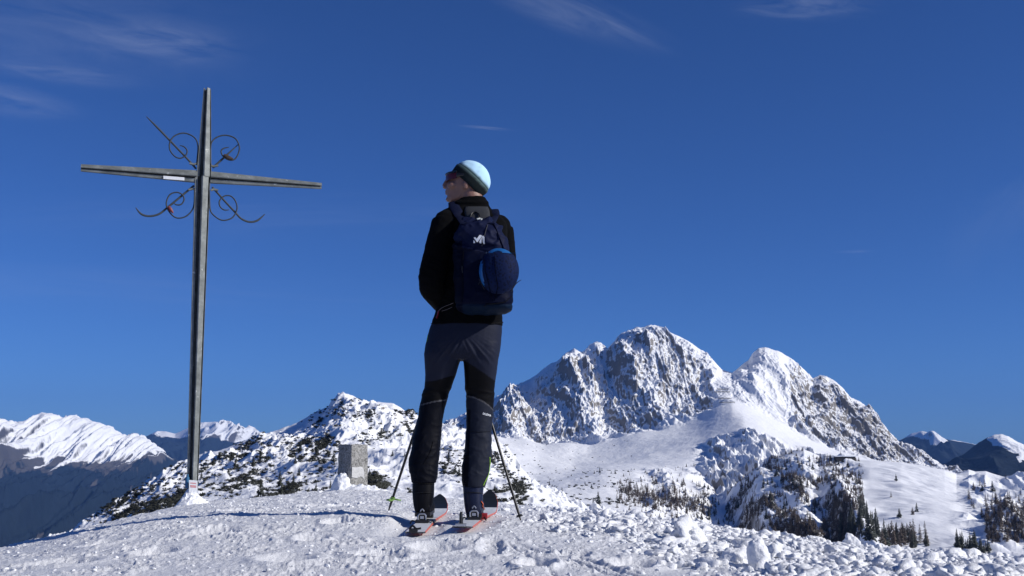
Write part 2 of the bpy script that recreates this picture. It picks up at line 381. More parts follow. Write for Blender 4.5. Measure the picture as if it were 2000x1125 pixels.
# far right range and the rounded peak before it
layer('far_range_right', 1600, 2300, 360, [(6000, [980]), (8500, [(1600, 910), (1800, 900), (1900, 905), (2300, 900)]),
      (9800, [(1600, 880), (1745, 864), (1762, 857), (1780, 849), (1800, 846), (1812, 851), (1822, 847), (1838, 853), (1850, 855), (1866, 860), (1882, 862), (1905, 868), (1950, 872), (2300, 860)]), (12000, [980])], [60, 120, 12],
      lambda U, X, Y, z, band: (lambda r: (z + (120 * sst(band, 0, 1) * (1 - sst(band, 1.6, 2)) + 16) * r, .0, 1 - sst(z + 60 + 90 * fbm(X / 260, Y / 900, 4, 9) + 120 * r - 60 * (U < 1815), 0, 110)))(ridged((X + .3 * Y) / 650, Y / 2000, 6, 201, .52) - 1), far_mat)
def d_peak(U, X, Y, z, band):
    r = ridged(X / 300, Y / 800, 5, 301, .5) - 1; z = z + (26 * sst(band, 0, 1) * (1 - sst(band, 1.6, 2)) + 2) * r + 3 * fbm(X / 30, Y / 30, 3, 6)
    pu, pr = proj(np.stack([X, Y, z], -1)); n = 14 * fbm(X / 70, Y / 150, 4, 66)
    snow = sst(pu + n, 1928, 1940) * (1 - sst(pr + n * .8 - .25 * (pu - 1950), 868, 878)) + sst(pu + n, 1985, 1995) * sst(pr + n, 880, 886) * (1 - sst(pr + n, 900, 908))
    return z, -.3, 1 - np.clip(snow, 0, 1)
layer('rounded_peak', 1700, 2300, 400, [(3300, [990]), (4200, [(1700, 960), (1850, 930), (2000, 920), (2300, 930)]), (4900, [(1700, 950), (1800, 928), (1850, 902), (1880, 888), (1905, 869), (1925, 857), (1942, 849), (1955, 847), (1968, 851), (1985, 861), (2000, 868), (2050, 875), (2300, 900)]), (6000, [1000])],
      [70, 170, 14], d_peak, far_mat)

# main massif
mas_mat = terrain_mat('massif_ground', .15, .47, .60, .46, rock=(.20, .195, .19), bdist=2.0)
RID = [(820, 850), (900, 812), (960, 782), (972, 775), (985, 771), (1000, 757), (1018, 748), (1040, 737), (1058, 724), (1070, 712), (1092, 702), (1105, 690), (1122, 684), (1138, 690), (1150, 678), (1162, 669), (1174, 672), (1184, 681), (1198, 668), (1212, 652), (1228, 645), (1240, 641), (1256, 641), (1270, 636), (1284, 640), (1300, 645), (1322, 655), (1345, 666), (1368, 682), (1385, 694), (1398, 708), (1410, 722), (1430, 728), (1440, 720), (1452, 710), (1462, 703), (1470, 690), (1482, 680), (1494, 679), (1506, 684), (1522, 688), (1545, 702), (1560, 714), (1574, 727), (1588, 740), (1602, 733), (1614, 735), (1630, 745), (1648, 760), (1662, 775), (1680, 785), (1698, 798), (1712, 812), (1724, 826), (1740, 846), (1756, 862), (1775, 872), (1800, 884), (1830, 900), (1850, 915), (1900, 940), (2100, 990)]
BAS = [(820, 860), (960, 838), (985, 846), (1030, 850), (1060, 856), (1110, 846), (1150, 856), (1188, 848), (1220, 836), (1250, 828), (1290, 824), (1340, 816), (1368, 804), (1400, 784), (1430, 775), (1470, 790), (1520, 815), (1560, 838), (1620, 872), (1700, 893), (1760, 903), (1850, 925), (2100, 1000)]
def d_massif(U, X, Y, z, band):
    w = X + 30 * fbm(X / 160, Y / 160, 3, 4); t = np.clip(band - 4, 0, 1)
    cl = sst(band, 3.75, 4.15) * (1 - .85 * sst(band, 4.70, 4.97)) * (band < 5)
    soft = np.clip(sst(U, 1385, 1405) * (1 - sst(U, 1520, 1560)), 0, 1) * .72     # snow saddle and the smooth second summit
    soft = np.maximum(soft, .93 * np.exp(-((U - 1416) / 26) ** 2))
    soft = np.maximum(soft, .8 * np.exp(-((U - (1335 + 90 * (1 - t))) / 22) ** 2) * sst(t, .55, .9))
    big = ridged((w + .16 * (Y - 2600)) / 165, Y / 700 + .2, 3, 401, .55) - 1.0
    fin = ridged((w + .12 * (Y - 2600)) / 46, Y / 230 + .35 * fbm(X / 90, Y / 90, 2, 3), 5, 431, .6) - .9
    blk = ridged(X / 26, Y / 46, 4, 477, .6) - .9
    a = (1 - soft) * (1 - .65 * sst(U, 1715, 1780))
    z = z + cl * (25 * big * (1 - .5 * soft) + 10 * fin * a + 4.5 * blk * a + 2.2 * (ridged(X / 10, Y / 16, 3, 483, .6) - .9) * (1 - .6 * soft))
    top = sst(band, 4.88, 4.98) * (1 - sst(band, 5, 5.1)); z = z + top * (1.6 * fin * a + 1.4 * blk * a)
    lo = 1 - sst(band, 3.6, 4.0)                                                 # snow fields and the fluted spur
    z = z + lo * (3.2 * fbm(X / 90, Y / 140, 4, 41) + .5 * fbm(X / 9, Y / 9, 3, 43))
    spur = sst(U, 1345, 1400) * (1 - sst(U, 1600, 1660)) * sst(band, 1.6, 2.2) * (1 - sst(band, 2.9, 3.15))
    z = z + spur * (13 * (ridged((w + .1 * Y) / 46, Y / 300, 5, 451, .58) - .9) + 3.5 * (ridged(X / 15, Y / 40, 4, 455, .6) - .9))
    wl = sst(U, 1235, 1290) * (1 - sst(U, 1400, 1440)) * (1 - sst(band, 1.9, 2.6))
    z = z + wl * 9 * (ridged(X / 60, Y / 90, 4, 461, .55) - .9)
    rock = np.where(band > 3.9, .012 + .05 * fbm(X / 120, Y / 200, 3, 88) + .0, -.16) + .12 * sst(U, 1540, 1640) * (band > 4) - .16 * soft * (band > 3.9)
    rock = rock - .10 * sst(band, 4.80, 4.97)
    rock = rock + .11 * spur + .10 * wl
    return z, rock, 0
layer('main_massif', 830, 2060, 1150,
      [(650, [(830, 1080), (1000, 1030), (1100, 1012), (1250, 1030), (1400, 1100), (2100, 1180)]),
       (950, [(830, 1030), (1000, 985), (1100, 962), (1200, 972), (1260, 986), (1330, 1006), (1400, 1050), (1500, 1090), (2100, 1150)]),
       (1350, [(830, 960), (960, 925), (1040, 942), (1110, 934), (1180, 922), (1250, 925), (1330, 935), (1400, 960), (1500, 985), (2100, 1080)]),
       (1850, [(830, 920), (960, 878), (1050, 905), (1120, 914), (1200, 905), (1300, 886), (1360, 874), (1410, 858), (1450, 840), (1480, 846), (1530, 868), (1600, 890), (1700, 915), (2100, 1040)]),
       (2350, BAS), (2850, RID), (3300, [1000])], [60, 110, 130, 90, 330, 14], d_massif, mas_mat, sm=1)

# wooded hill, shoulder with the ski run, hump at right
nh_mat = terrain_mat('shoulder_ground', .09, .40, .56, .42, rock=(.14, .13, .12), bdist=1.2, forest=(.05, .047, .045))
def d_should(U, X, Y, z, band):
    hill = (1 - sst(U, 1640, 1700)) * sst(band, .1, .5) * (1 - sst(band, 2.85, 3))
    z = z + hill * (12 * (ridged((X + .55 * Y) / 95, Y / 230, 5, 501, .52) - 1.0) + 3.4 * fbm(X / 12, Y / 14, 4, 2))
    z = z + 17 * np.exp(-((U - (1640 + 55 * (2 - band))) / 26.0) ** 2) * sst(band, .2, .8) * (1 - sst(band, 1.9, 2.5))
    z = z - 13 * np.exp(-((U - (1600 + 55 * (2 - band))) / 30.0) ** 2) * sst(band, .2, .8) * (1 - sst(band, 1.9, 2.6))
    z = z - 12 * np.exp(-((U - (1405 + 30 * (3 - band))) / 26.0) ** 2) * sst(band, .6, 1.2) * (1 - sst(band, 2.2, 2.9)) + 8 * np.exp(-((U - (1470 + 18 * (3 - band))) / 24.0) ** 2) * sst(band, .6, 1.2) * (1 - sst(band, 2.5, 2.95))
    run = sst(U, 1690, 1740) * (1 - sst(U, 1860, 1900)); z = z + run * 5.5 * fbm((X + .4 * Y) / 55, Y / 90, 4, 12) * (1 - .6 * sst(U, 1790, 1840)) * (1 - sst(band, 2.7, 3))
    hump = sst(U + 20 * fbm(Y / 40, X / 40, 3, 71), 1850, 1925); z = z + hump * (10 * (ridged(X / 70 + 3, Y / 130, 4, 521, .5) - .9) + 1.2 * fbm(X / 9, Y / 9, 3, 3)) * sst(band, .5, 1) * (1 - sst(band, 2.9, 3))
    z = z + sst(U, 1780, 1800) * (1 - sst(U, 1870, 1890)) * (.9 * fbm(X / 30, Y / 60, 4, 13) + .10 * np.sin(X * 1.7) * sst(fbm(X / 20, Y / 90, 2, 18), -.1, .2))
    fo = hill * sst(fbm(X / 40, Y / 70, 3, 44), -.25, .3) * .43
    return z, np.where(U < 1680, -.13, -.16) + 0 * band, fo
layer('ski_shoulder', 1340, 2200, 900,
      [(480, [1210]), (640, [(1340, 1160), (1500, 1100), (1700, 1095), (1850, 1085), (1920, 1085), (2000, 1090), (2200, 1100)]),
       (950, [(1340, 1100), (1400, 1062), (1450, 1020), (1500, 985), (1570, 965), (1640, 985), (1690, 992), (1760, 985), (1820, 985), (1880, 990), (1930, 985), (2000, 985), (2200, 980)]),
       (1300, [(1340, 1060), (1390, 1022), (1410, 985), (1432, 950), (1460, 926), (1480, 915), (1500, 903), (1520, 893), (1545, 884), (1570, 877), (1582, 882), (1600, 890), (1612, 886), (1640, 894), (1655, 898), (1700, 899), (1760, 903), (1800, 909), (1845, 917), (1868, 925), (1880, 922), (1892, 917), (1905, 921), (1925, 920), (1945, 927), (1962, 932), (2000, 928), (2200, 915)]),
       (1800, [1130])], [40, 160, 240, 14], d_should, nh_mat, sm=1)

# near hill with dwarf pine
hill_mat = terrain_mat('scrub_hill_ground', .5, .36, .52, .34, rock=(.15, .13, .115), bdist=.35)
HC = [(60, 1075), (180, 1022), (205, 1002), (230, 985), (252, 968), (275, 958), (300, 942), (320, 925), (350, 905), (375, 893), (400, 884), (430, 880), (455, 872), (480, 860), (500, 852), (520, 848), (540, 842), (560, 834), (580, 826), (600, 816), (620, 804), (640, 796), (652, 784), (660, 777), (680, 773), (692, 776), (705, 783), (722, 785), (745, 787), (768, 790), (785, 800), (797, 808), (815, 818), (840, 826), (870, 834), (900, 838), (930, 841), (950, 848), (970, 862), (985, 876), (1000, 893), (1020, 918), (1034, 940), (1050, 955), (1080, 972), (1110, 985), (1200, 1010), (1400, 1080)]
def d_hill(U, X, Y, z, band):
    m = sst(band, .2, .8) * (1 - sst(band, 3.8, 3.97))
    n = ridged((X + .3 * Y) / 26, Y / 60, 4, 601, .5) - .95
    z = z + m * np.minimum(1, (Y / 300) ** 1.5) * (2.6 * n + .9 * fbm(X / 6, Y / 9, 4, 61)) + .16 * fbm(X / 1.3, Y / 2, 3, 62) + m * np.minimum(1, (Y / 300) ** 1.5) * .8 * (1 - .75 * sst(band, 3.7, 3.95)) * (ridged(X / 5, Y / 12, 4, 66, .6) - .9) + .6 * fbm(X / 9, Y / 14, 3, 64) * sst(band, 3.6, 4) * (1 - sst(band, 4, 4.2))
    return z, -.03 + .22 * (fbm(X / 14, Y / 40, 4, 63)), 0
layer('scrub_hill', 60, 1400, 1000,
      [(25, [(60, 1180), (400, 1120), (700, 1080), (1000, 1100), (1400, 1180)]), (60, [(60, 1150), (300, 1060), (400, 1030), (700, 1010), (1000, 1035), (1200, 1075), (1400, 1150)]),
       (120, [(60, 1110), (250, 1020), (350, 990), (500, 970), (700, 965), (900, 975), (1050, 995), (1200, 1040), (1400, 1120)]),
       (230, [(60, 1090), (250, 988), (350, 945), (500, 915), (640, 885), (700, 878), (780, 890), (900, 905), (1000, 935), (1060, 968), (1400, 1100)]),
       (380, HC), (520, [1100])], [30, 60, 120, 260, 14], d_hill, hill_mat, sm=1)

# valley floor to the horizon
def flat(name, size, z, n=60):
    a = np.linspace(-size, size, n); X, Y = np.meshgrid(a, a); Z = z + 25 * fbm(X / 3000, Y / 3000, 3, 2)
    me = np_mesh(name, np.stack([X, Y, Z], -1).reshape(-1, 3), grid_faces(n, n)); set_attr(me, 'rock', np.zeros(n * n)); set_attr(me, 'forest', np.full(n * n, .8)); return me
tag(link_mesh('valley_ground', flat('valley_ground', 30000, -1250), far_mat), kind='structure')

# summit snow under the skier
CU = [(-400, 1110), (0, 1070), (60, 1058), (100, 1049), (180, 1030), (250, 1012), (310, 998), (372, 985), (430, 977), (500, 973), (560, 967), (620, 961), (660, 957), (700, 955), (760, 958), (800, 964), (860, 973), (920, 980), (1000, 986), (1100, 994), (1200, 1005), (1300, 1018), (1370, 1022), (1420, 1032), (1500, 1047), (1560, 1052), (1620, 1062), (1700, 1070), (1800, 1078), (1900, 1086), (2000, 1096), (2600, 1130)]
CY = [(-400, 5.6), (0, 6.3), (100, 7.2), (250, 8.6), (372, 10.2), (550, 11.8), (700, 12.8), (900, 12), (1100, 10.4), (1400, 9.2), (1700, 8.2), (2000, 7.4), (2600, 7)]
MU = [(-400, 1112), (0, 1076), (100, 1056), (200, 1036), (300, 1022), (420, 1012), (550, 1008), (700, 1009), (800, 1012), (900, 1014), (1000, 1017), (1200, 1032), (1400, 1054), (1600, 1075), (1800, 1092), (2000, 1106), (2600, 1130)]
def summit_z(U, Y):
    q1 = rowq(1132)[0] + 0 * U; q2 = rowq(np.interp(U, *zip(*MU)))[0]; qc = rowq(np.interp(U, *zip(*CU)))[0]; Yc = np.interp(U, *zip(*CY))
    s = 1 / np.maximum(Y, .2); s1, s2, sc = 1 / 3.9, 1 / 5.9, 1 / Yc
    qa = q1 + (q2 - q1) * (s - s1) / (s2 - s1); qb = q2 + (qc - q2) * (s - s2) / (sc - s2)
    near = np.where(Y < 5.9, qa, qb) * Y
    d = np.maximum(Y - Yc, 0); slope = .12 * d
    far = qc * Y - np.where(slope < .55, .06 * d * d, .06 * (.55 / .12) ** 2 + .55 * (d - .55 / .12))
    return np.where(Y < Yc, near, far)
def lump_field(X, Y, n, seed, rmin, rmax, region):
    """heights of n rounded clods in a hash grid-free way: stamps"""
    pass
uu = np.concatenate([-np.geomspace(6000, 160, 26), np.linspace(-150, 2150, 1500), 1000 + np.geomspace(1160, 8000, 26)])
uu = np.sort(uu)
Dd = np.concatenate([np.linspace(.35, 3.3, 16, endpoint=False), np.linspace(3.3, 13.2, 620, endpoint=False) ** 1.0, np.geomspace(13.2, 60, 60)])
U0, Y0 = np.meshgrid(uu, Dd); Z0 = summit_z(U0, Y0)
for _ in range(3): Z0[1:-1] = (Z0[:-2] + 2 * Z0[1:-1] + Z0[2:]) / 4
X0 = xfromu(U0, Y0, np.maximum(Z0, -Y0 * .5))
rubw = sst(U0, 1000, 1180) * sst(U0 + (Y0 - 4) * 220, 1350, 1600)                 # churned snow at right
rubw = np.maximum(rubw, .55 * sst(U0, 380, 520) * (1 - sst(U0, 880, 1000)) * sst(Y0, 7.0, 9.0))
packed = 1 - rubw
n1 = fbm(X0 / .55, Y0 / .55, 3, 701); n2 = ridged(X0 / .16 + .4 * Y0, Y0 / .16, 4, 711, .5) - .9; n3 = fbm(X0 / .045, Y0 / .06, 3, 721)
Z0 = Z0 + .012 * n1 + packed * (.35 + .9 * sst(fbm(X0 / .35 + 4, Y0 / .5, 3, 761), -.25, .3)) * (.0046 * n2 + .0044 * n3 + .0034 * ridged(X0 / .035, Y0 / .07, 3, 751, .6)) + rubw * (.030 * fbm(X0 / .22, Y0 / .22, 4, 731, .6) + .012 * n3)
chip = sst(fbm(X0 / .10 + 5, Y0 / .16, 3, 741), .30, .50); Z0 = Z0 + .007 * chip * packed
def dent(u, row_y, rx, ry, dep, rim=.4):
    global Z0
    Yc = row_y; zc = float(summit_z(np.array([float(u)]), np.array([Yc]))[0]); xc = xfromu(u, Yc, zc)
    r = np.sqrt(((X0 - xc) / rx) ** 2 + ((Y0 - Yc) / ry) ** 2); Z0 = Z0 - dep * (1 - sst(r, .4, 1)) + dep * rim * np.exp(-((r - 1.15) / .22) ** 2)
for a in ((850, 4.75, .12, .15, .028), (1045, 4.25, .08, .12, .038), (610, 5.0, .08, .13, .018), (740, 4.5, .12, .14, .024), (1120, 4.6, .08, .10, .02), (560, 4.35, .12, .14, .022), (300, 4.7, .1, .12, .02), (420, 5.3, .14, .16, .02),
          (960, 4.8, .06, .3, .015), (1240, 4.3, .1, .14, .03), (200, 5.2, .1, .16, .02), (660, 5.6, .08, .12, .02), (470, 6.8, .12, .2, .03), (620, 7.5, .12, .3, .035), (120, 4.5, .15, .15, .02)): dent(*a)
for (ua, ya, ub, yb, w, dep) in ((1000, 5.0, 1290, 3.7, .012, .012), (1030, 5.0, 1330, 3.7, .012, .012), (980, 5.1, 1120, 3.7, .01, .008), (0, 4.6, 520, 5.4, .012, .008)):
    xa, xb = xfromu(ua, ya, -.43), xfromu(ub, yb, -.47); dx, dy = xb - xa, yb - ya; l = math.hypot(dx, dy)
    s_ = ((X0 - xa) * dx + (Y0 - ya) * dy) / l; t_ = ((X0 - xa) * -dy + (Y0 - ya) * dx) / l + .02 * fbm(X0 * 2, Y0 * 2, 2, 3)
    Z0 = Z0 - dep * np.exp(-(t_ / w) ** 2) * sst(s_, 0, .2) * (1 - sst(s_, l - .2, l))
for (xa_, ya_, xb_, yb_, za_, zb_) in ((-.468, 5.2, -.452, 6.9, -.412, -.398), (-.245, 5.22, -.137, 6.85, -.395, -.402)):   # snow pressed down under the skis
    t_ = np.clip((Y0 - ya_) / (yb_ - ya_), -.1, 1.1); w_ = np.abs(X0 - (xa_ + (xb_ - xa_) * t_)); m_ = (1 - sst(w_, .075, .19)) * sst(t_, -.09, -.02) * (1 - sst(t_, 1.0, 1.09))
    Z0 = np.where(m_ > 0, Z0 + m_ * np.minimum(0, za_ + (zb_ - za_) * t_ - .012 - Z0), Z0)
snow_near = snow_mat('fresh_snow', 38, 150, .010); snow_pack = snow_mat('wind_packed_snow', 42, 170, .014, (.79, .80, .82))
Vg = np.stack([X0, Y0, Z0], -1); nb = 24
bx, by = np.meshgrid(np.linspace(-40, 40, nb), np.linspace(-30, .36, nb)); bz = -.62 - .004 * (bx ** 2 + by ** 2)
Fg = np.concatenate([grid_faces(len(Dd), len(uu)), grid_faces(nb, nb) + Vg.shape[0] * Vg.shape[1]])
tag(link_mesh('snow_ground', np_mesh('snow_ground', np.concatenate([Vg.reshape(-1, 3), np.stack([bx, by, bz], -1).reshape(-1, 3)]), Fg), snow_pack), kind='structure')
pu_, pr_ = proj(Vg); LAY['snow_ground'] = (Vg, pu_, pr_, uu)
def gz(x, y):                                    # ground height under a world point
    i = int(np.clip(np.searchsorted(Dd, y), 0, len(Dd) - 1)); j = int(np.argmin(np.abs(X0[i] - x))); return float(Z0[i, j])

# ------------------------------------------------------------------ snow clods (stuff) and the larger snow lumps
def ico(sub):
    bm = bmesh.new(); bmesh.ops.create_icosphere(bm, subdivisions=sub, radius=1); v = np.array([x.co[:] for x in bm.verts]); f = np.array([[q.index for q in p.verts] for p in bm.faces]); bm.free(); return v, f
def n3d(v, s, seed): return (perlin(v[:, 0] * s + v[:, 2] * .7 * s, v[:, 1] * s + 3.1, seed) + perlin(v[:, 2] * s + 9.2, v[:, 0] * s - v[:, 1] * .6 * s, seed + 1))
def clod(sub, seed, rough=.5, sq=(1, 1, .7)):
    v, f = ico(sub); d = 1 + rough * n3d(v, 1.1, seed) + rough * .45 * n3d(v, 2.9, seed + 7) + rough * .3 * n3d(v, 6.5, seed + 9) + rough * .14 * n3d(v, 13, seed + 11)
    return v * d[:, None] * np.array(sq), f
protoS = [clod(2, 30 + k, .7, (1, .9, .7)) for k in range(10)]; protoL = [clod(3, 60 + k, 1.05, (1.1, .95, .75)) for k in range(12)]
VV, FF, off = [], [], 0
def put(proto, loc, r):
    global off
    v, f = proto; a = random.uniform(0, 6.28); ca, sa = math.cos(a), math.sin(a); M = np.array([[ca, -sa, 0], [sa, ca, 0], [0, 0, 1]])
    v = (v * np.array([r * random.uniform(.8, 1.4), r * random.uniform(.8, 1.2), r * random.uniform(.7, 1.15)])) @ M.T + np.array(loc); VV.append(v); FF.append(f + off); off += len(v)
for k in range(15000):
    big = k < 2600
    u = random.uniform(960, 2080) if random.random() < .8 else random.uniform(380, 1000)
    yc = np.interp(u, *zip(*CY))
    y = random.uniform(3.7, yc + .4) if u > 1000 else random.uniform(6.3, yc + .3)
    if u > 1000:
        w = sst(u + (y - 4) * 220, 1330, 1560) * sst(u, 990, 1150)
        if random.random() > w * (.95 if not big else .9): continue
    elif random.random() > (.55 if not big else .12): continue
    x = float(xfromu(u, y, -.45)); z = gz(x, y)
    r = (.010 + .040 * random.random() ** 3.2) if big else random.uniform(.005, .018)
    if u < 1000: r = min(r * .55, .022)
    put(random.choice(protoL if big else protoS), (x, y, z + r * random.uniform(-.45, .15)), r)
for k in range(800):                            # crumbs on the packed snow
    u = random.uniform(-50, 1500); y = random.uniform(3.75, 8.5); x = float(xfromu(u, y, -.45))
    r = random.uniform(.003, .009) * (1.6 if random.random() < .03 else 1); put(random.choice(protoS), (x, y, gz(x, y) + r * .1), r)
me = np_mesh('snow_clods', np.concatenate(VV), np.concatenate(FF))
tag(link_mesh('snow_clods', me, snow_near), 'loose clods and crumbs of churned white snow scattered over the summit', 'snow clods', kind='stuff')
def lump(u, y, r, sq, seed, label, rough=.5, tilt=0):
    x = float(xfromu(u, y, -.45)); v, f = clod(4, seed, rough, sq); z = gz(x, y)
    v = v * r; ca, sa = math.cos(tilt), math.sin(tilt); v = np.stack([v[:, 0] * ca - v[:, 2] * sa, v[:, 1], v[:, 0] * sa + v[:, 2] * ca], -1)
    me = np_mesh('snow_lump', v, f); o = link_mesh('snow_lump', me, snow_near); o.location = (x, y, z + r * sq[2] * .45)
    tag(o, label, 'snow lump', 'large lumps of snow on the right of the summit'); return o
lump(1482, 4.35, .054, (.80, .7, 1.5), 5, 'tall upright pear-shaped snow lump, largest on the churned snow at bottom right', .2, .14)
lump(1437, 4.45, .045, (1.2, .8, .8), 25, 'rounded grey shaded snow lump just left of the tall upright lump', .3)
lump(1345, 5.6, .062, (1.2, 1, 1.05), 9, 'broad knobbly snow lump beneath the larch-covered hillside, left of the upright lump', .7)
lump(1855, 6.4, .060, (1.5, 1, .8), 14, 'smooth rounded snow lump standing highest on the crest at far right', .3)
lump(1660, 7.4, .055, (1, 1, .9), 17, 'small round snow lump on the crest below the dark spruce clump', .35)
lump(1238, 8.3, .065, (1.15, 1, .85), 19, 'bright angular snow lump on the crest below the groomed track', .45)
lump(1185, 8.8, .055, (1.7, 1, .6), 20, 'low wide snow lump on the crest left of the bright angular one', .5)

# ------------------------------------------------------------------ vegetation
needle = simple('spruce_needles', (.030, .036, .026), .8, var=.5, scale=.8); bark = simple('bark', (.06, .045, .035), .9, var=.3, scale=4)
larch = simple('larch_twigs', (.10, .078, .062), .85, var=.4, scale=.7)
scrub_m = simple('dwarf_pine_needles', (.024, .027, .020), .8, var=.6, scale=.5)
def conifer(seed, h=1.0, w=.17, whorls=13, per=7, droop=.35):       # unit height tree: crown arrays, trunk arrays
    rr = random.Random(seed); V = []; F = []
    for i in range(whorls):
        t = i / (whorls - 1); z = .10 + .86 * t; L = w * (1 - t) ** .8 * rr.uniform(.75, 1.15) + .012
        for k in range(per):
            if rr.random() < .1: continue
            a = 2 * math.pi * (k + rr.random() * .8) / per; l = L * rr.uniform(.6, 1.2); wd = l * .42 + .01
            d = Vector((math.cos(a), math.sin(a), 0)); s = Vector((-d.y, d.x, 0)); b = len(V)
            zt = z + rr.uniform(-.01, .01)
            V += [Vector((0, 0, zt + .03)), d * l * .55 + s * wd * .5 + Vector((0, 0, zt - droop * l * .3)), d * l + Vector((0, 0, zt - droop * l - .01)), d * l * .55 - s * wd * .5 + Vector((0, 0, zt - droop * l * .3 - .012)), d * l * .4 + Vector((0, 0, zt - droop * l - .03))]
            F += [(b, b + 1, b + 2), (b, b + 2, b + 3), (b + 1, b + 4, b + 2), (b + 3, b + 2, b + 4)]
    cv, cf = np.array([v[:] for v in V]), np.array(F)
    n = 6; tv = []; tf = []
    for i, (z, r) in enumerate(((-.03, .016), (.3, .011), (.97, .003))):
        for k in range(n): tv.append((r * math.cos(k * 2 * math.pi / n), r * math.sin(k * 2 * math.pi / n), z))
    for i in range(2):
        for k in range(n):
            a, b, c, d = i * n + k, i * n + (k + 1) % n, (i + 1) * n + (k + 1) % n, (i + 1) * n + k; tf += [(a, b, c), (a, c, d)]
    return (cv, cf), (np.array(tv), np.array(tf))
SPR = [conifer(k, w=.19 + .04 * (k % 3)) for k in range(5)]
LAR = [conifer(20 + k, w=.21 + .03 * k, whorls=12, per=5, droop=.05 + .1 * k) for k in range(4)]
def tree_mesh_pair(pr, nm): return np_mesh(nm + '_crown', *pr[0], smooth=False), np_mesh(nm + '_trunk', *pr[1])
PAIRS = {'spruce': [tree_mesh_pair(p, 'spruce') for p in SPR], 'larch': [tree_mesh_pair(p, 'larch') for p in LAR]}
for kname, mt in (('spruce', needle), ('larch', larch)):
    for c, t in PAIRS[kname]: c.materials.append(mt); t.materials.append(bark)
ntree = 0
def tree(kind, loc, h, label, group, wide=1.0):
    global ntree
    if loc is None: return
    c, t = random.choice(PAIRS[kind]); e = bpy.data.objects.new(kind + '_tree', None); COL.objects.link(e); e.location = loc; e.rotation_euler = (0, 0, random.uniform(0, 6.28)); h *= .78 if loc[1] > 600 else 1; e.scale = (h * wide, h * wide, h)
    tag(e, label, 'tree', group)
    for nm, m in (('crown', c), ('trunk', t)):
        o = bpy.data.objects.new(nm, m); COL.objects.link(o); o.parent = e
    ntree += 1
ORD = 'first second third fourth fifth sixth seventh eighth ninth tenth eleventh twelfth thirteenth fourteenth fifteenth sixteenth seventeenth eighteenth nineteenth twentieth'.split()
ORD += ['twenty-' + w for w in ORD[:9]] + ['thirtieth'] + ['thirty-' + w for w in ORD[:9]]
def clump(kind, n, lay, poly, h, label, group, wide=1.0):
    """n trees spread over an image-region quad given as (u0,u1,top row line,bottom row line)"""
    u0, u1, ra, rb = poly; k = 0; tr = 0; got = []
    while k < n and tr < n * 20:
        tr += 1; u = random.uniform(u0, u1); row = random.uniform(np.interp(u, *zip(*ra)), np.interp(u, *zip(*rb))); p = surf(lay, u, row)
        if p is None: continue
        got.append(p); k += 1
    got.sort(key=lambda q: q.x / q.y)
    for i, p in enumerate(got): tree(kind, p, h * random.uniform(.65, 1.2), (ORD[i] + ' from the left: ' + label) if n <= 34 else label, group, wide)
# lone trees on the snow slopes under the massif
for (u, row, h, lab) in ((1168, 988, 30, 'tallest lone dark spruce beside the groomed track'), (1158, 990, 14, 'short spruce touching the left foot of the tallest lone spruce'), (1155, 953, 11, 'small lone spruce above the tallest one beside the track'),
        (1142, 946, 9, 'tiny spruce up the slope left of the small lone spruce'), (1072, 948, 15, 'topmost spruce of the slanting dark row behind the right ski pole'), (1078, 957, 16, 'second spruce down the slanting dark row behind the pole'),
        (1086, 966, 18, 'third spruce down the slanting dark row behind the pole'), (1094, 976, 22, 'fourth and tallest spruce of the slanting dark row'), (1101, 984, 18, 'lowest spruce of the slanting dark row, just above the snow crest'), (1097, 960, 12, 'slim spruce standing right of the slanting dark row'),
        (1171, 924, 20, 'pointed dark spruce on the small knoll above the track'), (1160, 926, 12, 'low spruce left of the pointed one on the knoll'), (1201, 926, 16, 'bushy dark spruce right of the pointed one on the knoll'), (1193, 925, 9, 'small shrub-like spruce left of the bushy one on the knoll'),
        (1115, 930, 8, 'tiny dark tree on the slope left of the knoll'), (1067, 870, 8, 'tiny lone tree high on the snow bowl under the cliffs'), (1340, 912, 14, 'dark tree on the snow ledge above the larch slope'), (1355, 910, 13, 'dark pointed tree right of the one on the snow ledge'),
        (1375, 958, 16, 'left one of two pointed dark spruces at the edge of the ravine'), (1383, 956, 17, 'right one of two pointed dark spruces at the edge of the ravine'), (1362, 1022, 24, 'dark spruce at the foot of the larch slope just above the snow crest')):
    tree('spruce', surf('main_massif', u, row), h * .45 * 1.05, lab, 'trees on the slopes below the massif', 1.25)
clump('larch', 60, 'main_massif', (1215, 1385, [(1215, 955), (1300, 940), (1385, 945)], [(1215, 965), (1280, 985), (1385, 1015)]), 11, 'bare brownish larch in the belt across the slope below the cliffs', 'larches in the belt below the cliffs')
clump('spruce', 8, 'main_massif', (1340, 1405, [(1340, 985), (1405, 985)], [(1340, 1020), (1405, 1035)]), 10, 'dark spruce at the right end of the larch belt', 'spruces at the end of the larch belt')
clump('spruce', 34, 'ski_shoulder', (1640, 1722, [(1640, 1020), (1690, 1005), (1722, 1030)], [(1640, 1062), (1722, 1066)]), 17, 'dark spruce in the dense clump below the wooded rib', 'spruces of the dense clump above the crest')
clump('spruce', 14, 'ski_shoulder', (1676, 1695, [(1676, 962), (1695, 1000)], [(1676, 985), (1695, 1030)]), 11, 'spruce in the line climbing the sunny rib edge', 'spruces along the edge of the rib')
clump('larch', 28, 'ski_shoulder', (1722, 1812, [(1722, 1045), (1812, 1042)], [(1722, 1068), (1812, 1072)]), 14, 'brownish larch in the row below the ski run', 'trees in the row below the ski run')
clump('spruce', 12, 'ski_shoulder', (1722, 1812, [(1722, 1045), (1812, 1042)], [(1722, 1068), (1812, 1072)]), 13, 'dark spruce in the row below the ski run', 'trees in the row below the ski run')
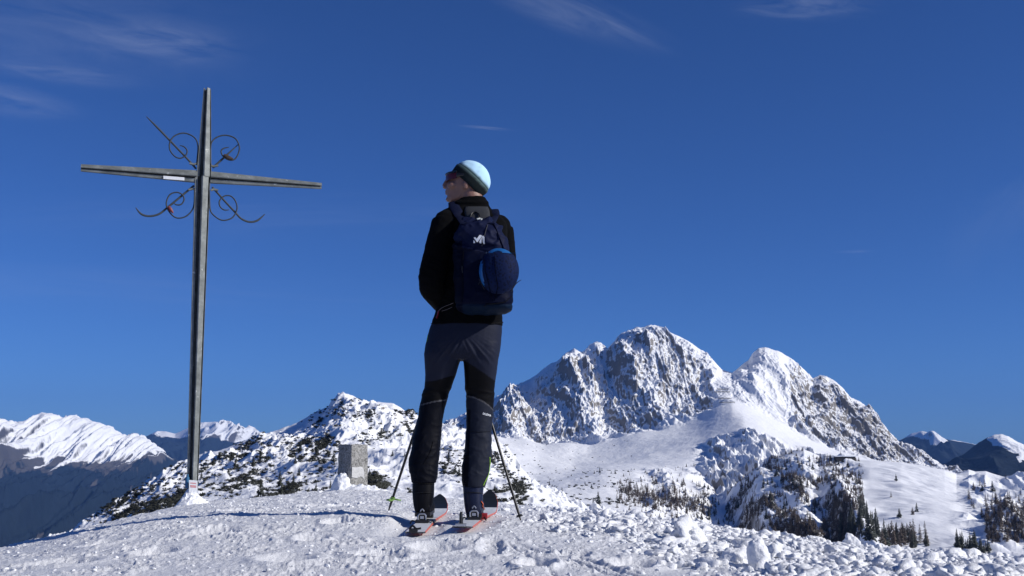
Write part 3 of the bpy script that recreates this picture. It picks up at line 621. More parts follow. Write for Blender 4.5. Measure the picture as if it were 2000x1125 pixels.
clump('spruce', 16, 'ski_shoulder', (1868, 1908, [(1868, 1066), (1908, 1066)], [(1868, 1078), (1908, 1080)]), 13, 'spruce in the small clump right of the ski run', 'spruces of the small clump at right')
clump('larch', 16, 'ski_shoulder', (1888, 1935, [(1888, 950), (1935, 945)], [(1888, 975), (1935, 1055)]), 10, 'dark tree edging the ski run, added for its cast shadow', 'trees edging the ski run, mostly added for shadow')  # few trees grow here; the rest are added to streak the run with shadow
clump('spruce', 7, 'ski_shoulder', (1908, 1935, [(1908, 1072), (1935, 1078)], [(1908, 1080), (1935, 1085)]), 9, 'small spruce trailing off right of the small clump', 'small spruces right of the small clump')
clump('larch', 38, 'ski_shoulder', (1925, 2010, [(1925, 985), (2010, 960)], [(1925, 1015), (2010, 1045)]), 12, 'thin dark tree in the shaded wood at the right edge', 'trees of the shaded wood at the right edge')
for (u, row, h, lab) in ((1757, 1012, 9, 'leftmost of three thin lone trees in the middle of the ski slope'), (1782, 1006, 8, 'middle of three thin lone trees on the ski slope'), (1790, 1000, 10, 'rightmost of three thin lone trees on the ski slope'), (1740, 972, 7, 'thin lone tree high on the snowy slope right of the wooded hill'), (1750, 940, 10, 'dark tree beside the hut-sized snow mound on the shoulder'), (1938, 960, 14, 'dark bushy tree on the shaded hump above the wood'), (1918, 960, 10, 'slim tree left of the dark bushy one on the shaded hump')):
    tree('larch' if h < 9 else 'spruce', surf('ski_shoulder', u, row), h, lab, 'single trees on the ski shoulder', 1.2)
clump('spruce', 45, 'ski_shoulder', (1440, 1680, [(1440, 950), (1560, 890), (1680, 905)], [(1440, 1040), (1680, 1000)]), 9, 'dark spruce standing on the wooded hill between the ravine and the rib', 'trees on the wooded hill', 1.1)

def merged(name, protos, pts, hs, mat, label, cat, wide=1.0):
    VV, FF, o = [], [], 0
    for p, h in zip(pts, hs):
        v, f = random.choice(protos); a = random.uniform(0, 6.28); ca, sa = math.cos(a), math.sin(a); M = np.array([[ca, -sa, 0], [sa, ca, 0], [0, 0, 1]])
        VV.append((v * np.array([h * wide, h * wide, h])) @ M.T + np.array(p[:])); FF.append(f + o); o += len(v)
    if not VV: return
    me = np_mesh(name, np.concatenate(VV), np.concatenate(FF), smooth=False); tag(link_mesh(name, me, mat), label, cat, kind='stuff')
def scatter(lay, n, umin, umax, rmin, rmax, dens):
    V, pu, pr, us = LAY[lay]; nr, nc = pu.shape; out = []; vis = pr <= np.minimum.accumulate(pr, 0) + 1.5; tr = 0
    m = np.argwhere(vis & (pu > umin) & (pu < umax) & (pr > rmin) & (pr < rmax)); 
    if len(m) == 0: return out
    # equal chance per picture area
    rr_ = np.abs(np.gradient(pr, axis=0))[m[:, 0], m[:, 1]] + .02; d = dens(pu[m[:, 0], m[:, 1]], pr[m[:, 0], m[:, 1]], V[m[:, 0], m[:, 1]]) * rr_
    d = np.clip(d, 0, None); d /= d.sum(); idx = rng.choice(len(m), n, p=d)
    for i in idx: a, b = m[i]; out.append(Vector(V[a, b]) + Vector((random.uniform(-.5, .5), random.uniform(-.5, .5), 0)))
    return out
lp = [p[0] for p in LAR]; sp = [p[0] for p in SPR]
pts = scatter('ski_shoulder', 2600, 1400, 1685, 880, 1070, lambda u, r, v: sst(fbm(v[:, 0] / 30, v[:, 1] / 60, 3, 44), -.15, .3) + .05)
merged('hill_larches', lp, pts, [random.uniform(2, 6.5) for _ in pts], larch, 'thin wood of bare larches covering the dark hill below the second summit', 'trees')
pts = scatter('main_massif', 850, 1205, 1400, 905, 1040, lambda u, r, v: np.exp(-((r - (965 + (u - 1215) * .14)) / 18) ** 2) + .04)
merged('belt_larches', lp, pts, [random.uniform(2.2, 5.5) for _ in pts], larch, 'small bare larches filling the belt across the lower slope', 'trees')
pts = scatter('ski_shoulder', 420, 1925, 2060, 935, 1060, lambda u, r, v: sst(r - (1000 - (u - 1925) * .35), -10, 25) + .03)
merged('edge_larches', lp, pts, [random.uniform(3, 6.5) for _ in pts], larch, 'dark thin wood on the shaded slope at the right edge', 'trees')

def bush(seed):                                  # creeping dwarf pine: a cushion of upswept needle shoots
    rr = random.Random(seed); V, F = [], []
    for k in range(34):
        a = rr.uniform(0, 6.28); r0 = rr.uniform(0, .55); l = rr.uniform(.25, .6); el = rr.uniform(.2, 1.1)
        o = Vector((math.cos(a) * r0, math.sin(a) * r0, rr.uniform(-.1, .15))); d = Vector((math.cos(a) * math.cos(el), math.sin(a) * math.cos(el), math.sin(el)))
        s = d.cross(Vector((0, 0, 1))).normalized(); b = len(V); w = rr.uniform(.10, .2)
        V += [o, o + d * l * .6 + s * w, o + d * l, o + d * l * .6 - s * w, o + d * l * .5 + Vector((0, 0, w * .8))]; F += [(b, b + 1, b + 2), (b, b + 2, b + 3), (b + 1, b + 4, b + 2), (b + 4, b + 3, b + 2)]
    return np.array([v[:] for v in V]), np.array(F)
BU = [bush(k) for k in range(6)]
def dens_hill(u, r, v):
    n = fbm((v[:, 0] + .1 * v[:, 1]) / 9, v[:, 1] / 70, 4, 91); n2_ = fbm(v[:, 0] / 2.6, v[:, 1] / 18, 3, 95); d = sst(n, -.02, .2) * sst(n2_, -.02, .2)
    z = 0 * u
    def blob(cu, cr, su, sr, k): return k * np.exp(-((u - cu) / su) ** 2 - ((r - cr) / sr) ** 2)
    z = blob(640, 808, 28, 18, 3) + blob(660, 800, 40, 14, 2) + blob(705, 812, 14, 9, 4) + blob(600, 865, 45, 12, 2.2) + blob(715, 860, 20, 16, 3.5) + blob(775, 845, 25, 14, 2.5) + blob(505, 868, 26, 14, 3) + blob(470, 905, 45, 25, 1.6) + blob(420, 950, 45, 22, 2) + blob(300, 965, 60, 30, 3) + blob(230, 1000, 40, 20, 3) + blob(540, 950, 40, 20, 1.5) + blob(590, 900, 60, 30, .7) + blob(890, 905, 25, 18, 2.0) + blob(975, 900, 16, 25, 1.2) + blob(735, 940, 20, 10, 4) + blob(1000, 950, 30, 25, 1) + blob(800, 805, 20, 6, 2) + blob(350, 920, 40, 20, 1.5)
    bare = sst(u, 720, 745) * (1 - sst(u, 800, 825)) * sst(r, 868, 880) * (1 - sst(r, 925, 935))
    bare2 = np.exp(-((u - 580) / 45) ** 2 - ((r - 845) / 14) ** 2)
    return (d * (.10 + z) + .05 * z) * (1 - bare * .95) * (1 - .9 * bare2)
pts = scatter('scrub_hill', 5200, 130, 1060, 770, 1030, dens_hill)
merged('dwarf_pine_scrub', BU, pts, [random.uniform(.35, 1.15) * (.30 + .70 * min(1, p.y / 300)) for p in pts], scrub_m, 'dark patches of dwarf pine scrub poking through the snow of the near hill', 'scrub', .75)
pts = scatter('scrub_hill', 130, 380, 1000, 880, 990, lambda u, r, v: sst(fbm(v[:, 0] / 14, v[:, 1] / 22, 4, 91), -.1, .3))
for q in pts[:48]: tree('spruce', q, random.uniform(1.2, 3.4) * (.4 + .6 * min(1, q.y / 300)), 'small stunted spruce among the dwarf pine scrub on the near hill', 'stunted spruces on the near hill', 1.4)
pts = scatter('main_massif', 260, 960, 1240, 860, 990, lambda u, r, v: .12 + sst(fbm(v[:, 0] / 50, v[:, 1] / 60, 3, 92), .1, .3) * sst(r, 900, 930))
merged('slope_shrubs', BU, pts, [random.uniform(1.2, 2.8) for _ in pts], scrub_m, 'scattered dark shrubs dotting the snow bowl below the cliffs', 'scrub')
print('trees', ntree)

# avalanche fences on the saddle
fence_m = simple('weathered_steel', (.09, .085, .08), .7, var=.2, scale=2)
for (ua, ub, row, lab) in ((1400, 1422, 762, 'topmost and shortest avalanche fence on the saddle between the summits'), (1395, 1425, 767, 'second avalanche fence from the top on the saddle'), (1402, 1428, 780, 'third avalanche fence from the top on the saddle'), (1404, 1434, 788, 'lowest and longest avalanche fence on the saddle')):
    e = None; mb = MB(); post = MB(); pp = [surf('main_massif', u, row) for u in np.linspace(ua, ub, 9)]
    e = empty('avalanche_fence', pp[4]); tag(e, lab, 'avalanche fence', 'avalanche fences on the saddle')
    for h in (1.2, 2.2, 3.2): mb.tube([p + Vector((0, 0, h)) for p in pp], .28, 6)
    for p in pp[::2]: post = MB().tube([p - Vector((0, 0, 1)), p + Vector((0, 0, 3.6))], .2, 6).build('post', fence_m, e)
    mb.build('rails', fence_m, e)
# long snow-roofed hut on the shoulder
hb = surf('ski_shoulder', 1652, 899)
if hb is not None:
    e = empty('mountain_hut', hb); tag(e, 'long low dark hut half buried in snow on the shoulder left of the ski run', 'hut')
    MB().box(hb + Vector((0, 6, 1.4)), 11, 4, 2.6).build('wall', simple('dark_timber', (.03, .025, .022), .8, scale=1), e, False)
    MB().box(hb + Vector((0, 6, 4.3)), 12, 5, .5).build('roof', simple('roof_snow', (.83, .86, .9), .6, scale=1, var=.05), e, False)

# ------------------------------------------------------------------ summit cross
CB = P(374, 984, 9.9); yaw = R(19); ax = Vector((math.cos(yaw), math.sin(yaw), 0)); nrm = Vector((math.sin(yaw), -math.cos(yaw), 0))   # nrm towards viewer
def cp(u, row, off=0.0):                         # point of the cross's plane seen at (u,row)
    d = P(u, row, 1); t = (CB.dot(nrm)) / d.dot(nrm); return d * t + nrm * off
def zinc():
    m, nt, b = newmat('weathered_zinc'); N = nt.nodes.new; L = nt.links.new
    tc = N('ShaderNodeTexCoord'); n = N('ShaderNodeTexNoise'); n.inputs['Scale'].default_value = 9; n.inputs['Detail'].default_value = 9; n.inputs['Roughness'].default_value = .7; L(tc.outputs['Object'], n.inputs['Vector'])
    cr = N('ShaderNodeValToRGB'); e = cr.color_ramp.elements; e[0].position = .3; e[0].color = (.09, .10, .095, 1); e[1].position = .7; e[1].color = (.27, .29, .28, 1)
    x = cr.color_ramp.elements.new(.52); x.color = (.17, .185, .18, 1)
    L(n.outputs['Fac'], cr.inputs[0])
    n2 = N('ShaderNodeTexNoise'); n2.inputs['Scale'].default_value = 26; n2.inputs['Detail'].default_value = 3; L(tc.outputs['Object'], n2.inputs['Vector'])
    mr = N('ShaderNodeMapRange'); mr.inputs[1].default_value = .68; mr.inputs[2].default_value = .74; L(n2.outputs['Fac'], mr.inputs[0])
    mx = N('ShaderNodeMix'); mx.data_type = 'RGBA'; L(mr.outputs[0], mx.inputs['Factor']); L(cr.outputs[0], mx.inputs['A']); mx.inputs['B'].default_value = (.42, .44, .42, 1)
    L(mx.outputs['Result'], b.inputs['Base Color']); b.inputs['Roughness'].default_value = .62; b.inputs['Metallic'].default_value = .25
    bp = N('ShaderNodeBump'); bp.inputs['Strength'].default_value = .4; bp.inputs['Distance'].default_value = .004; L(n.outputs['Fac'], bp.inputs['Height']); L(bp.outputs[0], b.inputs['Normal']); return m
zm = zinc(); iron = simple('dark_wrought_iron', (.040, .050, .058), .75, .0, var=.35, scale=30)
cross = empty('summit_cross', CB); tag(cross, 'tall weathered grey metal summit cross with wrought-iron scrolls, left of the skier', 'cross')
# steel profile: flanges lying in the cross plane with a proud spine; prof = (across fraction -1..1, height fraction)
def beam(name, a, b, wa, wb, prof, ha, hb, side):
    rs = []
    for p, w, h in ((a, wa, ha), (b, wb, hb)):
        ring = [p + side * (x * w) + nrm * (y * h) for x, y in prof]
        rs.append(ring)
    return MB().rings(rs).build(name, zm, cross, False)
def sag(pts_u):
    return [cp(*q) for q in pts_u]
vprof = [(-1, -1), (-1, .28), (-.64, .28), (-.60, -.85), (-.22, -.85), (-.18, .75), (.0, .85), (.74, .45), (.78, -.8), (.90, -.8), (.93, .1), (1, .1), (1, -1)]
hprof = [(-1, -.6), (-1, .2), (-.42, .3), (-.38, -.5), (-.16, -.5), (-.12, .7), (.0, .75), (1, .2), (1, -.6)]
C0 = cp(397, 346)
def width(u0, u1, row): return (cp(u1, row) - cp(u0, row)).length / 2
beam('upright', cp(374.5, 992), cp(396, 346), width(365, 386, 980), width(382, 412, 370), vprof, .055, .075, ax)
beam('upright', cp(398.5, 346), cp(405, 173), width(384, 413, 320), width(398, 412, 180), vprof, .075, .04, ax)
upv = Vector((0, 0, 1))
beam('arm', cp(158, 327.5), cp(384, 344.5), width(0, 15.0, 330), width(0, 27, 345), hprof, .035, .06, upv)
beam('arm', cp(411, 346), cp(628, 363), width(0, 26, 345), width(0, 13.5, 360), hprof, .06, .035, upv)
# collar plates closing the crossing
for (u, r) in ((379, 321), (417, 325), (377, 369), (417, 370)):
    MB().tube([cp(u - 9 if u < 400 else u + 9, r + (-2 if r < 340 else 2)), cp(u, r), cp(u + (5 if u < 400 else -5), r + (-2 if r < 340 else 2))], .011, 6, sub=3).build('bracket', zm, cross)
S = [[(384, 322), (385, 312), (386.6, 284), (379, 268), (360, 260), (341.5, 265), (332, 277.5), (332, 293), (341.5, 305.5), (352, 309), (362, 304), (365.5, 295), (360, 287), (351, 284)],
     [(411, 320), (411.5, 287), (416, 274), (428.5, 266), (444, 264.5), (460, 271), (467.5, 287), (464.5, 302.5), (456.7, 312), (446, 312), (436, 305.5), (431.8, 296), (436.5, 290), (447, 287.5)],
     [(380, 368), (379, 399), (372.7, 414), (360, 424), (344.8, 425.5), (333.8, 417.6), (326, 405), (325.5, 392.7), (332, 380), (344.7, 375.6), (355.6, 380), (359.6, 389.6), (354, 399), (344.8, 400), (340, 397)],
     [(409, 372), (410, 405), (414.7, 417.6), (428.7, 428.5), (441, 430), (455, 424), (463, 408), (459.8, 392.7), (450.5, 383), (438, 383), (428.7, 392.7), (430, 403.6), (438, 410), (447.5, 409.8)]]
RD = [[(383, 329), (370, 314), (332, 274), (306, 247), (286, 227)], [(416, 327), (440, 305), (466, 281)],
      [(379, 362), (350, 386), (326, 405.8), (310.5, 417.6), (291.8, 421.7), (276, 417.6), (265, 405)], [(414.7, 364.7), (438, 391), (459.8, 414.5), (472, 427), (487.8, 433), (503.4, 430), (517.5, 417.6)]]
for k in range(4):
    pr_r = [.0108] * (len(S[k]) - 1) + [.006]
    MB().tube([cp(u, r, .0) for u, r in S[k]], pr_r, 8, sub=5, up=nrm, flat=.6).build('scroll', iron, cross)
    MB().tube([cp(u, r, -.012) for u, r in RD[k]], [.0095] * (len(RD[k]) - 1) + [.0035], 8, sub=5).build('rod', iron, cross)
rust = simple('rusty_iron', (.04, .024, .018), .85, var=.5, scale=30); redp = simple('red_enamel', (.16, .02, .02), .5, scale=30)
d_ = lambda u, r: cp(u, r, .02)
o = MB().tube([d_(437, 303), d_(446, 309), d_(455, 311)], [.012, .02, .006], 8, flat=.5, sub=3).build('leaf', rust, cross); o['label'] = 'rusty brown iron leaf on the upper right scroll'
o = MB().tube([d_(329, 404), d_(333, 410), d_(338, 417)], [.010, .017, .006], 8, flat=.5, sub=3).build('leaf', redp, cross); o['label'] = 'dark red leaf on the lower left scroll'
def plate(u0, r0, u1, r1, th, off, mat, nm, par):
    mb = MB(); q = [cp(u0, r0, off), cp(u1, r0 + (u1 - u0) * .078, off), cp(u1, r1 + (u1 - u0) * .078, off), cp(u0, r1, off)]; mb.prism(q, nrm * th); return mb.build(nm, mat, par, False)
white = simple('white_paint', (.72, .74, .76), .5, var=.08, scale=60)
plate(319, 344.5, 360, 350.5, .004, .022, white, 'name_strip', cross)
stk = plate(368.5, 937, 385, 961, .004, .058, white, 'sticker', cross)
for rr_ in (942, 947, 949.5): plate(371, rr_, 382.5, rr_ + 1.6, .002, .062, simple('pink_print', (.6, .2, .2), .5), 'printed_line', stk)
blue = simple('blue_plastic', (.03, .13, .26), .45, scale=40)
bt = MB(); bt.tube([cp(365.5, 953, .02), cp(365.8, 932, .02)], [.020, .019], 12); bt.tube([cp(365.8, 932, .02), cp(366.4, 926, .02)], [.012, .010], 10); o = bt.build('water_bottle', blue); tag(o, 'small blue bottle strapped low against the left side of the summit cross', 'bottle')
# snow drift around the foot
def drift(name, c, r0, h, seed, mat, lab, stretch=(1, 1), par=None):
    nr, nc = 26, 48; V = []
    for i in range(nr):
        t = i / (nr - 1); r = r0 * (.12 + .88 * t)
        for k in range(nc):
            a = 2 * math.pi * k / nc; n = 1 + .22 * float(perlin(np.array([math.cos(a) * 1.3 + seed]), np.array([math.sin(a) * 1.3 + t]), seed)[0])
            x, y = c.x + r * n * math.cos(a) * stretch[0], c.y + r * n * math.sin(a) * stretch[1]
            V.append((x, y, gz(x, y) - .015 + h * ((1 - t ** .85) ** 1.15 if par is None else (1 - t ** 2.2)) * (1 + (.12 if par is None else .02) * math.sin(3 * a + seed))))
    F = [(i * nc + k, i * nc + (k + 1) % nc, (i + 1) * nc + (k + 1) % nc, (i + 1) * nc + k) for i in range(nr - 1) for k in range(nc)]; F.append(tuple(range(nc))[::-1])
    VV_ = np.array(V); nn_ = .022 * fbm(VV_[:, 0] * 16 + seed, VV_[:, 2] * 16 + VV_[:, 1] * 9, 4, seed, .6) + .02 * fbm(VV_[:, 0] * 5 + seed, VV_[:, 1] * 5, 2, seed); V = [(a + n_ * .8, b - n_ * .6, c_ + n_) for (a, b, c_), n_ in zip(V, nn_)]
    mb = MB(); mb.V = V; mb.F = F; o = mb.build(name, mat); tag(o, lab, 'snow drift'); return o
fc = cp(375, 984, .0); drift('snow_drift', fc + Vector((.0, -.02, 0)), .165, .165, 3, snow_near, 'cone of drifted snow packed around the foot of the summit cross')

# ------------------------------------------------------------------ boundary stone
def stone_mat():
    m, nt, b = newmat('rough_granite'); N = nt.nodes.new; L = nt.links.new
    tc = N('ShaderNodeTexCoord'); n = N('ShaderNodeTexNoise'); n.inputs['Scale'].default_value = 26; n.inputs['Detail'].default_value = 8; n.inputs['Roughness'].default_value = .7; n.inputs['Distortion'].default_value = 1.5; L(tc.outputs['Object'], n.inputs['Vector'])
    cr = N('ShaderNodeValToRGB'); e = cr.color_ramp.elements; e[0].position = .36; e[0].color = (.08, .08, .075, 1); e[1].position = .60; e[1].color = (.37, .365, .345, 1); L(n.outputs['Fac'], cr.inputs[0])
    L(cr.outputs[0], b.inputs['Base Color']); b.inputs['Roughness'].default_value = .9
    bp = N('ShaderNodeBump'); bp.inputs['Strength'].default_value = .9; bp.inputs['Distance'].default_value = .012; L(n.outputs['Fac'], bp.inputs['Height']); L(bp.outputs[0], b.inputs['Normal']); return m
SY = 12.3; sc_ = P(684, 955, SY); a_ = R(-43)
e1 = Vector((math.cos(a_), math.sin(a_), 0)); e2 = Vector((-math.sin(a_), math.cos(a_), 0)); hw = .122
sc_ = sc_ + Vector((0, .17, 0)); top = P(684, 868, SY).z
stn = empty('boundary_stone', (sc_.x, sc_.y, sc_.z)); tag(stn, 'square upright grey granite boundary stone rising from the snow behind the skier', 'boundary stone')
bm = bmesh.new(); nseg = 22; rs = []
for i in range(nseg + 1):
    z = sc_.z - .12 + (top - sc_.z + .12) * i / nseg; ring = []; w = hw * (1.04 - .05 * i / nseg) * (.965 if i == nseg else 1)
    for s in range(4):
        for k in range(10):
            t = -1 + 2 * k / 10; c = [(t, -1), (1, t), (-t, 1), (-1, -t)][s]; cr_ = 1 - .05 * max(0, abs(t) - .8) / .2
            v = sc_ + e1 * (c[0] * w * cr_) + e2 * (c[1] * w * cr_); v.z = z
            nn = float(perlin(np.array([c[0] * 4 + z * 9]), np.array([c[1] * 4 + z * 11]), 5)[0]) * .006; ring.append(v + (e1 * c[0] + e2 * c[1]) * nn)
    rs.append(ring)
MB().rings(rs).build('shaft', stone_mat(), stn)
lime = simple('whitewash', (.50, .50, .49), .9, var=.4, scale=26, bump=.6)
fr_ = lambda s, z, o: sc_ + e1 * (hw * 1.02 + o) + e2 * (hw * s) + Vector((0, 0, z - sc_.z))
zz0, zz1 = P(684, 932, SY).z, P(684, 912, SY).z
# the face lit by the sun is the one along +e1
MB().prism([fr_(-.96, zz0, .004), fr_(-.4, zz0 - .012, .004), fr_(.1, zz0 + .008, .004), fr_(.45, zz0 - .02, .004), fr_(.48, zz0 + .04, .004), fr_(.36, zz1 - .01, .004), fr_(.0, zz1 + .004, .004), fr_(-.5, zz1 - .006, .004), fr_(-.95, zz1, .004)], e1 * .003).build('painted_mark', lime, stn, False)
drift('snow_drift', P(672, 957, SY) + Vector((-.03, .03, 0)), .21, .20, 8, snow_near, 'smooth snow drift piled against the left foot of the boundary stone', (.62, .8), 1)
drift('snow_drift', P(700, 957, SY) + Vector((.05, .0, 0)), .30, .06, 12, snow_near, 'low apron of snow along the right foot of the boundary stone', (1, .6), 1)
# dwarf pine tip by the stone
VV2 = [bush(50 + k) for k in range(4)]; mbv, mbf, oo = [], [], 0
for k in range(26):
    v, f = VV2[k % 4]; u = random.uniform(718, 752); p = P(u, 957 - 2, 13.6); s = .22 * random.uniform(.5, 1) * (1 - abs(u - 733) / 34); mbv.append(v * s + np.array([p.x, p.y + random.uniform(-.2, .2), p.z + .0])); mbf.append(f + oo); oo += len(v)
tag(link_mesh('dwarf_pine', np_mesh('dwarf_pine', np.concatenate(mbv), np.concatenate(mbf), smooth=False), scrub_m), 'low dark dwarf pine bush at the right foot of the boundary stone', 'bush')

# ------------------------------------------------------------------ the skier
PB = P(872, 1012, 5.9)
per = empty('person', (PB.x, PB.y, gz(PB.x, PB.y))); tag(per, 'man seen from behind in black jacket, grey trousers and pale beanie, looking left', 'person')
# body: one continuous surface (head with face, neck, torso, arms, hands, legs)
mb = MB(); HYc = 5.875
loftpx(mb, [(324, 908, 930, HYc, .02), (327, 899, 937, HYc, .04), (333, 888, 942, HYc, .06), (340, 879.5, 944, HYc, .070), (346, 876, 945, HYc, .074), (353, 877, 945, HYc, .075), (361, 872.5, 944, HYc, .072), (369, 871, 945, HYc, .069), (377, 872.5, 938, HYc, .062), (385, 873.5, 926, HYc, .054), (391, 876, 912, HYc, .045), (396, 882, 902, HYc, .028)], n=28, e=2.0)
fy = HYc + .012
mb.tube([P(877, 346, fy), P(872, 355, fy), P(867.2, 364.2, fy)], [.009, .012, .013], 10)            # nose bridge to tip
mb.ell(P(869.5, 366.2, fy), .014, .017, .008); mb.ell(P(872.2, 374.3, fy), .0095, .024, .0055); mb.ell(P(873, 379, fy), .0095, .022, .0055); mb.ell(P(877, 389.5, fy), .018, .026, .015); mb.ell(P(878.5, 341, fy), .013, .055, .012)
mb.ell(P(884, 362, HYc - .045), .03, .025, .022); mb.ell(P(909, 360, HYc - .075), .017, .009, .028)   # cheek, ear
mb.tube([P(915, 372, HYc), P(924, 395, HYc - .01), P(928, 425, HYc - .02)], [.062, .060, .075], 20)
loftpx(mb, [(412, 885, 960, 5.85, .055), (425, 868, 978, 5.85, .085), (450, 868, 984, 5.85, .105), (500, 872, 978, 5.85, .11), (560, 870, 975, 5.85, .105), (620, 855, 974, 5.85, .11), (660, 842, 970, 5.85, .112), (680, 846, 964, 5.85, .10)])
AL = [P(871, 436, 5.80), P(853, 495, 5.75), P(842, 553, 5.73), P(856, 582, 5.87), P(872, 604, 6.06)]
AR = [P(977, 446, 5.93), P(984, 500, 5.98), P(984, 552, 6.04), P(950, 582, 6.16), P(914, 604, 6.20)]
mb.tube(AL, [.052, .048, .042, .036, .028], 14, sub=4); mb.tube(AR, [.052, .048, .042, .036, .028], 14, sub=4)
LL = [P(864, 690, 5.86), P(854, 760, 5.90), P(839, 830, 5.93), P(828, 910, 5.91), P(826, 985, 5.88)]
LR = [P(940, 690, 5.86), P(937, 760, 5.90), P(935, 830, 5.93), P(929, 910, 5.91), P(926, 985, 5.88)]
for L_ in (LL, LR):
    mb.tube(L_, [.07, .060, .046, .046, .038], 16, sub=4); mb.tube([L_[-1] + Vector((0, -.02, .0)), L_[-1] + Vector((0, .20, -.03))], [.04, .03], 12)
GL, GR = P(884, 618, 6.19), P(897, 616, 6.22)                                                       # pole grips inside the hands
for g, s, w in ((GL, -1, AL[-1]), (GR, 1, AR[-1])):
    pc = g + Vector((s * .026, -.004, .005)); mb.ell(pc, .017, .034, .043); mb.tube([w, pc + Vector((s * .005, 0, .0))], [.027, .026], 10)
    for k in range(4):                                                                                 # fingers close around the grip
        z = .036 - .023 * k; l = (.95, 1.05, 1.0, .85)[k]
        mb.tube([pc + Vector((-s * .002, .03, z)), g + Vector((s * .002, .031 * l, z)), g + Vector((-s * .022, .018 * l, z - .002)), g + Vector((-s * .021, -.008, z - .004)), g + Vector((-s * .008, -.022, z - .005))], [.0095, .0095, .009, .0085, .0075], 8, sub=3)
    mb.tube([pc + Vector((0, -.022, .02)), g + Vector((s * .006, -.028, .045)), g + Vector((-s * .008, -.018, .058))], [.0115, .0105, .009], 8, sub=3)
skin = simple('skin', (.22, .115, .085), .5, var=.12, scale=45, bump=.15)
bme = fuse(mb, 'body', .0042, 3, .4)
body = link_mesh('body', bme, skin, per)

# head wear
bdir = (P(942, 384, HYc) - P(882, 331, HYc)).normalized(); bn = Vector((-bdir.z, 0, bdir.x)); bn = bn if bn.z > 0 else -bn
bc = P(912.5, 358.5, HYc)
def beanie_rings(prof, ry0, wr, seed, n=44):
    rs = []
    for h, r in prof:
        ring = []
        for k in range(n):
            a = 2 * math.pi * k / n; f = 1 + wr * float(perlin(np.array([math.cos(a) * 2.2 + h * 22]), np.array([math.sin(a) * 2.2 + h * 30]), seed)[0])
            ring.append(bc + bn * h + bdir * (math.cos(a) * r * f) + Vector((0, 1, 0)) * (math.sin(a) * r * ry0 * f))
        rs.append(ring)
    return rs
bcol = attr_mat('beanie_knit', .9, .35, 420, sheen=0, dist=.002)
def colored(mbx, name, mat, parent, fn, sub=0):
    me = mbx.mesh(name); v = coords(me); set_attr(me, 'Col', fn(v), 'FLOAT_COLOR'); return link_mesh(name, me, mat, parent)
prof = [(.0, .100), (.02, .103), (.035, .1055), (.05, .107), (.065, .104), (.08, .0965), (.095, .0855), (.108, .071), (.119, .054), (.127, .035), (.131, .015), (.132, .003)]
def cb(v):
    h = (v - np.array(bc)) @ np.array(bn) + .006 * perlin(v[:, 0] * 40, v[:, 2] * 40, 3); t = sst(h, .050, .068)[:, None]
    a = np.array([.030, .060, .058]); b = np.array([.46, .70, .86]); s = sst(np.abs((v - np.array(bc)) @ np.array(bdir) - .012 + (h - .08) * .5), .0, .005)[:, None]
    c = a * (1 - t) + b * t; c = c * (.8 + .2 * s) ; return np.concatenate([c, np.ones((len(v), 1))], 1)
cap = MB().rings(beanie_rings([(h, r) for (h, r) in catmull([Vector((h, r, 0)) for h, r in prof], [0] * len(prof), 3)[0] for h, r in ((h, r),)] if False else [(p.x, p.y) for p in catmull([Vector((h, r, 0)) for h, r in prof], [0] * len(prof), 3)[0]], .80, .05, 5))
beanie = colored(cap, 'beanie', bcol, per, cb); beanie['label'] = 'pale blue beanie with a dark green cuff'
cuffp = [(-.010, .099), (-.012, .104), (-.006, .1085), (.01, .111), (.028, .1135), (.040, .114), (.046, .111), (.047, .106)]
cuff = MB().rings(beanie_rings(cuffp, .80, .03, 9), cap=False)
def cc(v):
    h = (v - np.array(bc)) @ np.array(bn); t = sst(h + .004 * perlin(v[:, 0] * 60, v[:, 1] * 60, 3), .034, .044)[:, None]
    c = np.array([.004, .010, .011]) * (1 - t) + np.array([.09, .14, .135]) * t; return np.concatenate([c, np.ones((len(v), 1))], 1)
o = colored(cuff, 'cuff', bcol, beanie, cc)
def lens():
    c = P(903, 349.5, HYc); rs = []
    for i in range(17):
        a = R(-72 + 144 * i / 16); rr = .0875; ring = []
        hh = .021 * (1 - .25 * abs(a) / R(72))
        for (dr, dz) in ((0, hh), (.003, hh), (.0045, 0), (.003, -hh * .95), (0, -hh * .95), (-.002, 0)):
            ring.append(c + Vector((-(rr + dr) * math.cos(a), (.078 + dr) * math.sin(a), dz)))
        rs.append(ring)
    return MB().rings(rs)
gl = lens().build('sunglasses', simple('red_mirror_lens', (.075, .004, .006), .2, .2, var=.1, scale=10), per)
gm = simple('glasses_frame', (.006, .006, .008), .35)
mbg = MB(); c_ = P(903, 349.5, HYc)
mbg.tube([c_ + Vector((-.089 * math.cos(a), .079 * math.sin(a), .022)) for a in [R(-72 + 12 * i) for i in range(13)]], .006, 6)
for s in (-1, 1): mbg.tube([c_ + Vector((-.028, .077 * s, .004)), c_ + Vector((-.004, .083 * s, .004)), c_ + Vector((.03, .083 * s, .004))], [.013, .009, .006], 8, flat=.35, up=(0, 0, 1))
mbg.build('frame', gm, gl)

